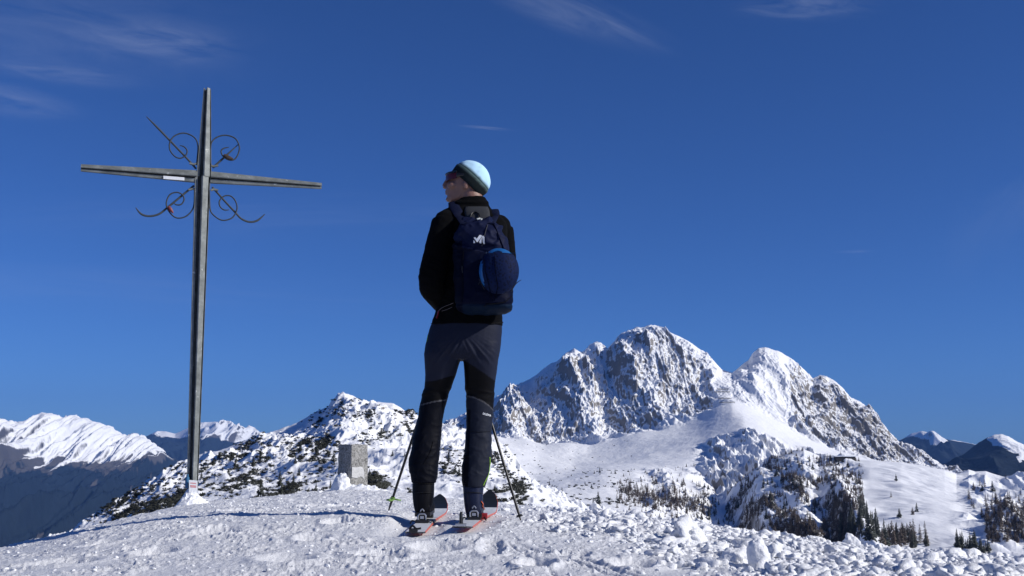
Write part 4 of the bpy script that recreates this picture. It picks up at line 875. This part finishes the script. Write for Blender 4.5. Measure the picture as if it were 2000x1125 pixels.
# jacket
mb = MB()
loftpx(mb, [(385.5, 905, 947, 5.865, .054), (390, 897, 951, 5.865, .062), (398, 884, 955, 5.86, .068), (406, 876, 958, 5.86, .074), (413, 862, 966, 5.855, .086), (421, 857, 976, 5.85, .102), (434, 857, 988, 5.85, .115), (455, 862, 991, 5.85, .122), (500, 865, 986, 5.85, .128), (550, 863, 984, 5.85, .126), (590, 858, 982, 5.85, .122), (612, 849, 981, 5.85, .126), (630, 843, 982, 5.85, .131), (637, 842, 982, 5.85, .131)], n=36, e=2.35)
mb.tube(AL[:1] + AL[1:], [.080, .071, .066, .060, .047], 18, sub=5); mb.tube(AR, [.074, .069, .064, .056, .046], 18, sub=5)
mb.ell(P(874, 432, 5.81), .075, .085, .062); mb.ell(P(972, 441, 5.92), .075, .085, .062)
jme = fuse(mb, 'jacket', .0048, 8, .5)
def jf(v):
    u, r = proj(v); arm = 1 - sst(u, 862, 880)
    w = .0042 * ridged(v[:, 0] * 7 + v[:, 2] * 3, v[:, 2] * 16 + v[:, 0] * 6, 3, 811, .5) * (.35 + .65 * np.exp(-((r - 560) / 45) ** 2)) - .002
    w += .0022 * np.sin((r - 392) * .55) * np.exp(-((r - 396) / 9) ** 2)
    return w + .001 * fbm(v[:, 0] * 40, v[:, 2] * 40, 2, 5)
displace(jme, jf)
jm = simple('black_softshell', (.0016, .0017, .0024), 1.0, var=.3, scale=50, bump=.25, bscale=600, spec=.12)
jacket = link_mesh('jacket', jme, jm, per); jt = bvh_of(jme)
def drape_tube(tree, pts, rad, name, mat, par, sub=5, n=6, flat=.5, off=.002, Y0=4.0, fb=5.75, label=None):
    out = []; last = fb
    for i in range(len(pts) - 1):
        for k in range(sub):
            t = k / sub; u = pts[i][0] * (1 - t) + pts[i + 1][0] * t; r = pts[i][1] * (1 - t) + pts[i + 1][1] * t
            h = drape(tree, u, r, off, Y0)
            if h is None or abs(h.y - last) > .25: h = P(u, r, last)
            last = h.y; out.append(h)
    out.append(drape(tree, *pts[-1], off, Y0) or P(*pts[-1], last))
    o = MB().tube(out, rad, n, flat=flat, up=(0, -1, 0)).build(name, mat, par)
    if label: o['label'] = label
    return o
seam = simple('dark_seam', (.004, .004, .005), .9, spec=.15)
drape_tube(jt, [(842.5, 632), (870, 633), (910, 633.5), (950, 633), (981.5, 630)], .004, 'hem', seam, jacket)

# trousers
mb = MB()
loftpx(mb, [(622, 847, 978, 5.85, .118), (640, 840, 980.5, 5.85, .126), (660, 834, 979.5, 5.85, .131), (680, 829.5, 977, 5.85, .13), (694, 830, 974, 5.85, .116), (703, 838, 966, 5.85, .085)], n=36, e=2.3)
loftpx(mb, [(672, 832, 903, 5.85, .112), (690, 828.5, 903.5, 5.85, .112), (700, 829, 900.5, 5.85, .108), (715, 829.5, 896.5, 5.86, .102), (730, 830.5, 891.5, 5.875, .096), (745, 830, 886, 5.89, .092), (760, 827.5, 880.5, 5.905, .087), (775, 823, 875.5, 5.915, .083), (800, 818.5, 868, 5.92, .082), (830, 813, 863.5, 5.92, .084), (860, 806, 861, 5.915, .085), (885, 801, 858.5, 5.905, .084), (905, 798.5, 856.5, 5.90, .084), (922, 800.5, 854.5, 5.895, .083), (934, 802.5, 853, 5.89, .082), (943, 804, 851.5, 5.89, .081)], n=30, e=2.2)
loftpx(mb, [(672, 903, 978, 5.85, .112), (690, 905, 976, 5.85, .112), (700, 905.5, 973.5, 5.85, .108), (715, 906, 971.5, 5.86, .102), (730, 906.5, 970, 5.875, .096), (745, 907.5, 968, 5.89, .092), (760, 908.5, 966, 5.905, .087), (775, 910, 964.5, 5.915, .083), (800, 910.5, 964, 5.92, .082), (830, 910.5, 961.5, 5.92, .084), (860, 908.5, 960, 5.915, .085), (890, 905, 959.5, 5.905, .084), (910, 902.5, 957.5, 5.90, .084), (925, 902, 954.5, 5.895, .083), (940, 902.5, 951, 5.89, .081), (951, 904, 948, 5.89, .080)], n=30, e=2.2)
tme = fuse(mb, 'trousers', .0046, 5, .5)
def tf(v):
    u, r = proj(v); cx = u - 903; cy = r - 690
    f1 = np.exp(-((r - 692) / 26) ** 2) * np.exp(-(cx / 62) ** 2); a = np.arctan2(cy + 60, np.abs(cx) + 12)
    w = .0062 * f1 * (ridged(a * 7 + .5 * v[:, 0], np.hypot(cx, cy) / 60, 3, 821, .5) - .6)
    kn = np.exp(-((r - 872) / 60) ** 2); w += .004 * kn * (ridged(v[:, 0] * 9 + v[:, 2] * 5, v[:, 2] * 13 - v[:, 0] * 5, 3, 831, .5) - .6)
    an = np.exp(-((r - 925) / 16) ** 2); w += .003 * an * (ridged(v[:, 0] * 14, v[:, 2] * 26 + v[:, 1] * 6, 3, 841, .5) - .6)
    w += .0035 * np.exp(-((r - 768) / 22) ** 2) * (ridged(v[:, 0] * 5, v[:, 2] * 24, 2, 845) - .6)
    return w + .0022 * fbm(v[:, 0] * 9, v[:, 2] * 12, 3, 851)
v = displace(tme, tf)
def tcol(v):
    u, r = proj(v); left = u < 903.5
    up = np.where(left, np.interp(u, [826, 852, 882], [746, 743, 734]), np.interp(u, [905, 925, 945, 968], [703, 715, 728, 745]))
    lo = np.where(left, np.interp(u, [822, 845, 872], [791, 785, 781]), np.interp(u, [908, 925, 943, 956, 966], [772.5, 776, 784, 793, 804]))
    ch = np.array([.014, .017, .032]); bk = np.array([.0028, .0028, .004]); nvShade = np.array([.002, .0026, .0065]); nvLit = np.array([.014, .017, .028])  # lower legs: sunlit navy, and a darker navy with shade painted in
    c = np.where((r < up)[:, None], ch, np.where((r < lo)[:, None], bk, np.where(left[:, None], nvShade, nvLit)))
    inner = ((u > 903.5) & (u < 903 + 16 - (r - 800) * .03) & (r > 800)); c = np.where(inner[:, None], nvShade, c)  # painted shade on the inner side of the right calf
    c = np.where(((np.abs(r - lo) < 1.15))[:, None], np.array([.075, .075, .085]), c)
    ins = (left & (np.abs(r - 905) < .9) & (r > lo)); c = np.where(ins[:, None], bk, c)
    return np.concatenate([c, np.ones((len(v), 1))], 1)
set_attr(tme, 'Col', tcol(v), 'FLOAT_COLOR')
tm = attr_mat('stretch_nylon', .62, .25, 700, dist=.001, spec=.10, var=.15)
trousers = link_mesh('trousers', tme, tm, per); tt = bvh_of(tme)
limey = simple('lime_piping', (.42, .78, .06), .5, var=.1)
drape_tube(tt, [(956.6, 893), (957, 905), (956, 918), (953.5, 928), (948, 939), (944, 948)], .0035, 'piping', limey, trousers, off=.001, fb=5.87, label='lime green piping on the right cuff')
drape_tube(tt, [(836, 655), (834, 668)], .0025, 'piping', limey, trousers, fb=5.85)
drape_tube(tt, [(828, 905), (840, 884), (846, 862)], .0018, 'pocket_seam', seam, trousers)
drape_tube(tt, [(912, 842), (930, 844), (957, 843)], .0018, 'knee_seam', seam, trousers)
reflect = simple('reflective_print', (.75, .77, .8), .4, var=.05)
def drape_text(s, u0, r0, u1, r1, hpx, tree, name, mat, par, off=.0015):
    cu = bpy.data.curves.new('txt', 'FONT'); cu.body = s; cu.size = 1; cu.resolution_u = 2; cu.offset = .012; t = bpy.data.objects.new('txt', cu); COL.objects.link(t)
    dg = bpy.context.evaluated_depsgraph_get(); me = bpy.data.meshes.new_from_object(t.evaluated_get(dg)); bpy.data.objects.remove(t)
    v = coords(me); x0, x1 = v[:, 0].min(), v[:, 0].max(); y1 = v[:, 1].max(); L_ = math.hypot(u1 - u0, r1 - r0); dx, dy = (u1 - u0) / L_, (r1 - r0) / L_; out = []
    for a in v:
        sx = (a[0] - x0) / (x1 - x0) * L_; sy = a[1] / y1 * hpx; u = u0 + dx * sx + dy * sy; r = r0 + dy * sx - dx * sy
        out.append(drape(tree, u, r, off) or P(u, r, 5.8))
    me.vertices.foreach_set('co', np.array([q[:] for q in out], np.float32).ravel()); me.update(); me.name = name; me.materials.clear(); return link_mesh(name, me, mat, par)
drape_text('SALEWA', 942.3, 809.3, 958.2, 813.8, 4.2, tt, 'calf_print', reflect, trousers)

# boots
bshade_m = simple('boot_shell_shaded', (.0012, .0015, .004), .6, var=.2, scale=20, spec=.15); bn_m = simple('boot_shell_navy', (.004, .009, .034), .5, var=.2, scale=20, spec=.3)  # one pair of navy boots; the left shell has shade painted into its colour
steel = simple('brushed_steel', (.45, .46, .48), .35, .8, var=.2, scale=60); blackp = simple('black_plastic', (.008, .008, .009), .45); orange = simple('orange_lever', (.75, .16, .05), .4, var=.1)
def boot(side, m):
    e = MB()
    if side < 0: rows = [(926, 806, 850, 5.895, .072), (945, 805.5, 848.5, 5.89, .072), (962, 805.5, 848, 5.885, .070), (976, 806.5, 846.5, 5.885, .070), (988, 808, 844, 5.885, .068), (996, 810, 842, 5.885, .066), (1002, 812, 840, 5.885, .062)]
    else: rows = [(932, 905, 948, 5.895, .072), (948, 904, 945.5, 5.89, .072), (965, 905, 943.5, 5.885, .070), (978, 906, 943.5, 5.885, .070), (990, 907.5, 943, 5.885, .068), (999, 909, 942, 5.885, .066), (1005, 911, 940, 5.885, .062)]
    loftpx(e, rows, n=24, e=2.5)
    uc = 826 if side < 0 else 926.5; base = P(uc, rows[-1][0], 5.82); rs = []
    for y, w, h, z in ((5.83, .036, .035, .03), (5.90, .044, .055, .05), (5.98, .047, .05, .045), (6.04, .048, .040, .035), (6.09, .045, .033, .028), (6.13, .034, .026, .022), (6.15, .018, .016, .016)):
        rs.append([Vector((base.x + w * math.cos(a) * (abs(math.cos(a)) ** -.2 if abs(math.cos(a)) > .01 else 1), y, base.z + z - .01 + h * math.sin(a))) for a in [2 * math.pi * k / 20 for k in range(20)]])
    e.rings(rs); me = fuse(e, 'boot', .005, 4, .5); o = link_mesh('boot', me, m, per)
    s = MB(); s.box(base + Vector((0, .14, -.006)), .040, .165, .010); s.build('sole', blackp, o)
    tr = bvh_of(me)
    for r_ in (944, 962):
        uL, uR = (807, 846) if side < 0 else (907, 942)
        drape_tube(tr, [(uL, r_ + 1), ((uL + uR) / 2, r_), (uR, r_ + 1)], .004, 'strap', blackp, o, fb=5.82)
    return o, tr, base
bL, bLt, baseL = boot(-1, bshade_m); bR, bRt, baseR = boot(1, bn_m)
bR['label'] = 'navy ski-touring boot with an orange lever'; bL['label'] = 'navy ski-touring boot with shade painted into its colour'
drape_tube(bRt, [(939, 979), (942, 984), (941, 989), (945, 994)], .0045, 'lever', orange, bR, off=.004, fb=5.85)

# backpack
pk_m = attr_mat('pack_fabric', .6, .35, 260, dist=.0015, spec=.06, var=.3)
BP = P(945, 612, 5.65); pack = empty('backpack', BP); tag(pack, 'dark navy touring backpack with a white emblem, worn on the skier\'s back', 'backpack')
mb = MB()
loftpx(mb, [(427, 909, 961, 5.715, .030), (434, 899, 970, 5.705, .055), (448, 891, 981, 5.69, .080), (470, 887, 990, 5.675, .098), (510, 885.5, 996, 5.665, .108), (550, 886, 1000, 5.66, .112), (580, 888, 1002, 5.66, .112), (597, 890, 1002, 5.66, .108), (606, 895, 999, 5.665, .095), (613, 908, 986, 5.68, .06)], n=36, e=2.9)
loftpx(mb, [(429, 903, 966, 5.69, .04), (436, 896, 973, 5.67, .065), (450, 895, 976, 5.645, .082), (470, 900, 975, 5.635, .085), (485, 908, 968, 5.64, .078), (495, 918, 955, 5.66, .06)], n=36, e=2.4)
kme = fuse(mb, 'pack_body', .005, 4, .5)
def kf(v):
    u, r = proj(v); lid = 1 - sst(r, 490, 505)
    w = (.009 * lid + .004) * (1 - .92 * np.exp(-((u - 936) / 17) ** 2 - ((r - 468) / 13) ** 2)) * (ridged(v[:, 0] * 6 + v[:, 2] * 5, v[:, 2] * 9 - v[:, 0] * 4, 3, 861, .55) - .7)
    w -= .006 * np.exp(-((r - (478 + (u - 905) * .28)) / 2.2) ** 2) * (u < 960); w -= .005 * np.exp(-((r - 594) / 2.0) ** 2)
    w -= .007 * np.exp(-((u - 903) / 2.0) ** 2) * sst(r, 478, 490) * (1 - sst(r, 585, 592))
    return w + .001 * fbm(v[:, 0] * 30, v[:, 2] * 30, 2, 4)
v = displace(kme, kf)
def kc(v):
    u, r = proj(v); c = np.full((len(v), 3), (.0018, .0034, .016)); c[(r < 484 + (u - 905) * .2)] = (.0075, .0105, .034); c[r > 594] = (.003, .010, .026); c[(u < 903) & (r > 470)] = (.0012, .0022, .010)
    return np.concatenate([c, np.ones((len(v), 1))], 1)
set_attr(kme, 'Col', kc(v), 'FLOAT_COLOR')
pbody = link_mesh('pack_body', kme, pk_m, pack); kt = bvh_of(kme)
web = simple('navy_webbing', (.006, .009, .030), .8, spec=.1, var=.2, scale=80, bump=.3, bscale=500); greyw = simple('grey_webbing', (.03, .031, .04), .7, var=.2, scale=80); padg = simple('grey_padding', (.020, .022, .027), .8, var=.2, scale=60, bump=.4, bscale=400)
def strapband(pts, w, th, name, mat, par): return MB().tube(pts, [w] * len(pts), 10, flat=th / w, sub=5, up=(1, 0, 0)).build(name, mat, par)
def over(u, r, xs, front):                      # a strap laid over the shoulder: up the back, across the top, down the front
    pts = [drape(kt, u[0], r[0], .004) or P(u[0], r[0], 5.7)] + [drape(jt, a, b, .006) or P(a, b, 5.76) for a, b in zip(u[1:], r[1:])]
    for x, y in xs:
        h = jt.ray_cast(Vector((x, y, 3)), Vector((0, 0, -1)))[0]
        if h is not None: pts.append(h + Vector((0, 0, .006)))
    for x, z in front:
        h = jt.ray_cast(Vector((x, 8, z)), Vector((0, -1, 0)))[0]
        if h is not None: pts.append(h + Vector((0, .006, 0)))
    return pts
xl_, xr_ = P(886, 410, 5.82).x, P(965, 412, 5.84).x
strapband(over((909, 901, 894), (437, 425, 415), [(xl_, 5.81), (xl_ - .004, 5.85), (xl_ - .006, 5.89), (xl_ - .008, 5.92)], [(xl_ - .01, 1.16), (xl_ - .02, 1.05), (xl_ - .03, .92)]), .027, .0045, 'shoulder_strap', web, pack)
strapband(over((958, 963, 966), (438, 427, 418), [(xr_, 5.82), (xr_ + .002, 5.86), (xr_ + .004, 5.90), (xr_ + .006, 5.93)], [(xr_ + .008, 1.16), (xr_ + .015, 1.05), (xr_ + .02, .92)]), .024, .0045, 'shoulder_strap', web, pack)
mb = MB(); loftpx(mb, [(404.5, 909, 953, 5.775, .018), (412, 907, 956, 5.755, .020), (421, 908, 957, 5.742, .02), (431, 911, 958, 5.73, .02)], n=24, e=3); mb.build('back_padding', padg, pack)
MB().tube([P(919, 430, 5.69), P(921, 419, 5.715), P(928, 414, 5.725), P(936, 419, 5.715), P(939, 430, 5.69)], .005, 8, flat=.5, sub=5).build('grab_loop', blackp, pack)
drape_tube(kt, [(932, 430.5), (936, 429.5), (940.5, 431)], .006, 'buckle', simple('pale_buckle', (.5, .52, .5), .5), pack, off=.008, flat=.7, fb=5.63)
drape_tube(kt, [(952, 440), (946, 462), (941, 480)], .0035, 'compression_strap', greyw, pack, off=.003, fb=5.6)
drape_tube(kt, [(964, 436), (974, 460), (984, 486)], .005, 'compression_strap', web, pack, off=.003, fb=5.6)
drape_tube(kt, [(946, 598), (952, 594), (986, 590), (1000, 578)], .004, 'compression_strap', seam, pack, off=.003, fb=5.6)
drape_tube(kt, [(906, 486), (904, 530), (905, 585)], .0022, 'zip', seam, pack, off=.002, fb=5.6)
drape_tube(kt, [(902.5, 520), (902.2, 527), (903, 533)], .004, 'zip_pull', greyw, pack, off=.004, fb=5.6)
# emblem
def drape_poly(polys, tree, name, mat, par, off=.003, ss=6):
    mbx = MB()
    for p in polys:
        cu = sum(q[0] for q in p) / len(p); cr_ = sum(q[1] for q in p) / len(p); bnd = []
        for i in range(len(p)):
            a, b = p[i], p[(i + 1) % len(p)]
            for k in range(3): t = k / 3; bnd.append((a[0] * (1 - t) + b[0] * t, a[1] * (1 - t) + b[1] * t))
        V = [drape(tree, cu, cr_, off)] + [drape(tree, u, r, off) for u, r in bnd]
        if any(x is None for x in V): continue
        n = len(bnd); V2 = [x + Vector((0, .0015, 0)) for x in V]
        F = [(0, 1 + i, 1 + (i + 1) % n) for i in range(n)] + [(n + 1, n + 2 + (i + 1) % n, n + 2 + i) for i in range(n)] + [(1 + i, n + 2 + i, n + 2 + (i + 1) % n, 1 + (i + 1) % n) for i in range(n)]
        mbx.add(V + V2, F)
    return mbx.build(name, mat, par, False)
Z = lambda pts: [(910 + x * .05335, 440 + y * .05335) for x, y in pts]
emb = [Z([(290, 545), (345, 605), (340, 655), (280, 650)]), Z([(295, 465), (350, 450), (385, 480), (405, 525), (440, 590), (400, 615)]), Z([(400, 615), (385, 520), (505, 370), (560, 370), (590, 410), (440, 600)]),
       Z([(580, 440), (575, 640), (520, 650), (480, 605)]), Z([(600, 400), (650, 405), (685, 450), (692, 655), (650, 670), (618, 600)])]
drape_poly(emb, kt, 'emblem', reflect, pack, .006)
# waist belt cords and red buckle
cord = simple('silver_cord', (.16, .14, .145), .5)
drape_tube(jt, [(886, 592), (872, 598), (862, 603), (857.5, 608)], .0028, 'belt_cord', cord, pack, off=.004)
drape_tube(jt, [(884, 600), (874, 605), (864, 608)], .0020, 'belt_cord', cord, pack, off=.004)
drape_tube(jt, [(858.5, 608), (857, 614), (854, 622)], .011, 'belt_buckle', simple('red_plastic', (.20, .008, .02), .5, var=.2), pack, off=.006, flat=.4, label='red buckle of the waist belt')
# helmet on the pack
HC_ = P(974, 529, 5.515); hrx, hry, hrz = .100, .070, .1175; hblue = simple('helmet_blue', (.010, .10, .30), .4, var=.1, scale=20)
helm = empty('helmet', HC_); tag(helm, 'bright blue ski helmet strapped on the back of the navy pack under a dark net', 'helmet')
def helm_shell(sc, keep, name, mat, par, n=48, m=36, thick=.004):
    V, F = [], []
    for i in range(m + 1):
        ph = -math.pi / 2 + math.pi * i / m
        for k in range(n):
            a = 2 * math.pi * k / n; d = Vector((math.cos(ph) * math.cos(a), math.cos(ph) * math.sin(a), math.sin(ph)))
            g = 1 + .03 * abs(math.cos(2.5 * (a - .2))) * math.cos(ph) - .012; V.append(HC_ + Vector((d.x * hrx, d.y * hry, d.z * hrz)) * (sc * g))
    for i in range(m):
        for k in range(n):
            q = (i * n + k, i * n + (k + 1) % n, (i + 1) * n + (k + 1) % n, (i + 1) * n + k); c = sum((V[j] for j in q), Vector()) / 4 - HC_
            if keep(c.x / hrx, c.y / hry, c.z / hrz): F.append(q)
    me = bpy.data.meshes.new(name); me.from_pydata([v[:] for v in V], [], F); bm = bmesh.new(); bm.from_mesh(me); bmesh.ops.delete(bm, geom=[x for x in bm.verts if not x.link_faces], context='VERTS'); bmesh.ops.remove_doubles(bm, verts=bm.verts, dist=1e-5)
    bmesh.ops.recalc_face_normals(bm, faces=bm.faces); bm.to_mesh(me); bm.free(); me.polygons.foreach_set('use_smooth', np.ones(len(me.polygons), bool))
    o = link_mesh(name, me, mat, par); s = o.modifiers.new('t', 'SOLIDIFY'); s.thickness = thick; s.offset = -1; return o
shell = helm_shell(1.0, lambda x, y, z: y < .55, 'shell', hblue, helm)
for (u, r, w) in ((973, 490, 5), (1001, 494, 4.5), (951, 494, 4)):
    drape_tube(bvh_of(shell.data), [(u - w, r + .5), (u, r), (u + w, r + 1)], .0042, 'vent', simple('vent_dark', (.006, .02, .06), .6), helm, off=.0005, flat=.3, fb=5.44)
MB().tube([P(998, 570, 5.47), P(1006, 556, 5.46), P(1014, 549, 5.46), P(1018, 547, 5.46)], [.003, .003, .002, .0015], 6, sub=4).build('chin_strap', blackp, helm)
def netm():
    m, nt, b = newmat('helmet_net'); N = nt.nodes.new; L = nt.links.new; tc = N('ShaderNodeTexCoord'); vo = N('ShaderNodeTexVoronoi'); vo.inputs['Scale'].default_value = 75; L(tc.outputs['Object'], vo.inputs['Vector'])
    cr = N('ShaderNodeValToRGB'); e = cr.color_ramp.elements; e[0].position = .15; e[0].color = (.001, .003, .014, 1); e[1].position = .5; e[1].color = (.0025, .009, .045, 1); L(vo.outputs['Distance'], cr.inputs[0]); L(cr.outputs[0], b.inputs['Base Color'])
    b.inputs['Roughness'].default_value = .75; b.inputs['Specular IOR Level'].default_value = .12; bp = N('ShaderNodeBump'); bp.inputs['Strength'].default_value = .4; bp.inputs['Distance'].default_value = .002; L(vo.outputs['Distance'], bp.inputs['Height']); L(bp.outputs[0], b.inputs['Normal']); return m
net = helm_shell(1.022, lambda x, y, z: y < .45 and z < .66 + .10 * (1 - x * x) and x > -.80 - .12 * z, 'helmet_net', netm(), pack, thick=.003)
strapm = simple('net_edge', (.001, .002, .008), .9, spec=.05)
tn = bvh_of(net.data)
for pts in ([(944, 500), (948, 530), (956, 562), (962, 590)], [(966, 500), (968, 530), (972, 560), (966, 588)]): drape_tube(tn, pts, .0035, 'net_seam', strapm, pack, off=.001, fb=5.46)
for pts in ([(936, 545), (940, 553), (946, 566)], [(938, 550), (934, 556)]): drape_tube(kt, pts, .003, 'net_cord', greyw, pack, off=.004, fb=5.6)

# skis
whitetop = simple('snowy_topsheet', (.62, .64, .67), .5, var=.15, scale=14, bump=.4, bscale=40); edge_o = simple('orange_sidewall', (.50, .11, .075), .45, var=.2, scale=10); blacktop = simple('black_tip', (.012, .014, .016), .4); skib = simple('ski_base', (.02, .02, .022), .5)
def ski(xa, ya, xb, yb, za, zb, rise, label, tilt=0.0):
    n = 44; Lx, Ly = xb - xa, yb - ya; l = math.hypot(Lx, Ly); fwd = Vector((Lx / l, Ly / l, 0)); rt = Vector((fwd.y, -fwd.x, 0))
    e = empty('ski', (xa, ya, za)); tag(e, label, 'ski', 'pair of touring skis')
    top, side, tip, base = [], [], [], []
    def sec(t):
        w = np.interp(t, [0, .02, .06, .15, .5, .86, .93, .975, 1], [.030, .042, .047, .046, .040, .060, .058, .040, .006]); th = np.interp(t, [0, .1, .5, .85, 1], [.006, .009, .013, .008, .005])
        z = za + (zb - za) * t + rise * max(0, (t - .80) / .2) ** 2.0 + .010 * max(0, (.06 - t) / .06)
        c = Vector((xa, ya, z)) + fwd * (l * t); r2 = rt * math.cos(tilt) + Vector((0, 0, math.sin(tilt)))
        return c, w, th, r2
    rt_, rs_, rb_ = [], [], []
    for i in range(n + 1):
        t = i / n; c, w, th, r2 = sec(t); up = Vector((0, 0, 1))
        rt_.append([c - r2 * w * .96 + up * (th + .0005), c + r2 * w * .96 + up * (th + .0005), c + r2 * w * .96 + up * (th - .002), c - r2 * w * .96 + up * (th - .002)])
        rb_.append([c - r2 * w + up * th * .98, c + r2 * w + up * th * .98, c + r2 * (w + .001), c - r2 * (w + .001)])
    k = int(n * .90); MB().rings(rt_[:k + 1]).build('topsheet', whitetop, e, False); MB().rings(rt_[k:]).build('tip', blacktop, e, False); k2 = 3; MB().rings(rb_[:k2 + 1]).build('tail', blacktop, e, False); MB().rings(rb_[k2:]).build('sidewall', edge_o, e, False)
    return e, sec, fwd, rt
xl0 = float(xfromu(807, 5.2, -.405)); skL, secL, fL, rL = ski(xl0, 5.2, float(xfromu(859, 6.9, -.38)), 6.9, -.412, -.398, .095, 'left ski, white with orange sidewalls and a black clip on its tail')
xr0 = float(xfromu(899, 5.22, -.40)); skR, secR, fR, rR = ski(xr0, 5.22, float(xfromu(957, 6.85, -.38)), 6.85, -.388, -.398, .125, 'right ski with a broad upturned black tip and a black peg standing on its tail', .0)
redb = simple('red_binding', (.30, .012, .015), .4, var=.1)
def binding(e, sec, base, red):
    tb = (base.y - .02 - 5.2) / 1.68; c, w, th, r2 = sec(tb); bx_ = Vector((base.x, base.y - .022, c.z + th))
    h = MB(); h.box(bx_ + Vector((0, .0, .008)), .034, .045, .008); h.box(bx_ + Vector((0, -.005, .028)), .020, .026, .020); o = h.build('binding_heel', blackp, e)
    fr = MB(); z0 = bx_ + Vector((0, -.034, .028))
    fr.tube([z0 + Vector((-.020, 0, -.014)), z0 + Vector((-.020, 0, .010)), z0 + Vector((-.012, 0, .018)), z0 + Vector((.012, 0, .018)), z0 + Vector((.020, 0, .010)), z0 + Vector((.020, 0, -.014)), z0 + Vector((0, 0, -.018)), z0 + Vector((-.020, 0, -.014))], .0045, 8); fr.box(z0 + Vector((0, .004, .0)), .010, .006, .008)
    fr.tube([z0 + Vector((-.010, .01, .03)), z0 + Vector((0, .01, .042)), z0 + Vector((.010, .01, .03))], .0035, 6, sub=3); fr.build('heel_lever', steel, o)
    if red: MB().box(bx_ + Vector((.045, .06, .014)), .022, .04, .014).build('brake', redb, e); 
    MB().tube([bx_ + Vector((-.045, .05, .004)), bx_ + Vector((-.055, -.01, .010)), bx_ + Vector((-.058, -.05, .0))], .004, 6, sub=3).build('brake_arm', blackp, e)
    MB().tube([bx_ + Vector((.045, .05, .004)), bx_ + Vector((.055, -.01, .010)), bx_ + Vector((.062, -.05, .0))], .004, 6, sub=3).build('brake_arm', blackp, e)
    t2 = MB(); t2.box(Vector((base.x, base.y + .31, c.z + th + .012)), .032, .03, .012); t2.box(Vector((base.x, base.y + .31, c.z + th + .03)), .024, .012, .012); t2.build('binding_toe', redb if red else blackp, e)
binding(skL, secL, baseL, False); binding(skR, secR, baseR, True)
c, w, th, r2 = secL(.012); tl = MB(); tl.box(c + Vector((.0, -.01, .012)), .020, .016, .010); tl.tube([c + Vector((-.02, 0, .02)), c + Vector((-.004, -.005, .034)), c + Vector((.012, -.005, .02)), c + Vector((.034, 0, .022))], .005, 6, sub=3); tl.build('skin_clip', blackp, skL)
c, w, th, r2 = secR(.02); tl = MB(); tl.tube([c + Vector((0, 0, .0)), c + Vector((.0, .0, .03)), c + Vector((-.001, 0, .062)), c + Vector((.001, 0, .074))], [.010, .009, .008, .005], 8); tl.build('tail_peg', blackp, skR)
tl = MB(); tl.box(c + Vector((0, -.012, .012)), .026, .014, .008); tl.build('skin_clip', steel, skR)

# ski poles
def pole(tip_u, tip_row, tip_Y, grip, basket, label):
    tp = P(tip_u, tip_row, tip_Y); e = empty('ski_pole', tp); tag(e, label, 'ski pole', 'pair of ski poles'); g = Vector(grip); d = (g - tp).normalized()
    MB().tube([tp, tp + d * .05, g], [.004, .0075, .0085], 10).build('shaft', simple('black_carbon', (.008, .008, .009), .4), e)
    MB().tube([g - d * .13, g - d * .05, g + d * .02, g + d * .045], [.014, .016, .017, .013], 12).build('grip', blackp, e)
    MB().tube([g - d * .52, g - d * .47], .012, 10).build('clamp', steel if not basket else blackp, e)
    if basket:
        b = tp + d * .075; bb = MB(); bb.tube([b - d * .004, b + d * .012], .014, 10)
        for k in range(3):
            a = k * 2.09 + .3; q = Vector((math.cos(a), math.sin(a), -.18)); s = Vector((-math.sin(a), math.cos(a), 0))
            bb.tube([b + q * .01, b + q * .03 + s * .012, b + q * .048, b + q * .03 - s * .012, b + q * .01], .0045, 6, sub=3)
        bb.build('basket', simple('green_basket', (.16, .30, .07), .5, var=.4, scale=60), e)
    else:
        b = tp + d * .02; MB().tube([b, b + d * .01], [.02, .014], 10).build('basket', blackp, e)
tyL = 6.55
pole(759, 997, tyL, GL, True, 'black ski pole planted left of the skier, with a green basket above the snow')
pole(1017, 1016, 5.98, GR, False, 'black ski pole planted right of the skier, its basket sunk in the snow')

# ------------------------------------------------------------------ air
hz = MB().box((0, 0, 0), 1, 1, 1, b=.0001).build('haze', None, smooth=False)
hz.scale = (21000, 21000, 1150); hz.location = (0, 0, -200); tag(hz, kind='stuff')
m = bpy.data.materials.new('haze_air'); m.use_nodes = True; nt = m.node_tree; nt.nodes.clear(); o_ = nt.nodes.new('ShaderNodeOutputMaterial'); v_ = nt.nodes.new('ShaderNodeVolumePrincipled')
v_.inputs['Color'].default_value = (.19, .42, 1, 1); v_.inputs['Density'].default_value = 3.4e-5; v_.inputs['Anisotropy'].default_value = .0
nt.links.new(v_.outputs[0], o_.inputs['Volume']); hz.data.materials.clear(); hz.data.materials.append(m)
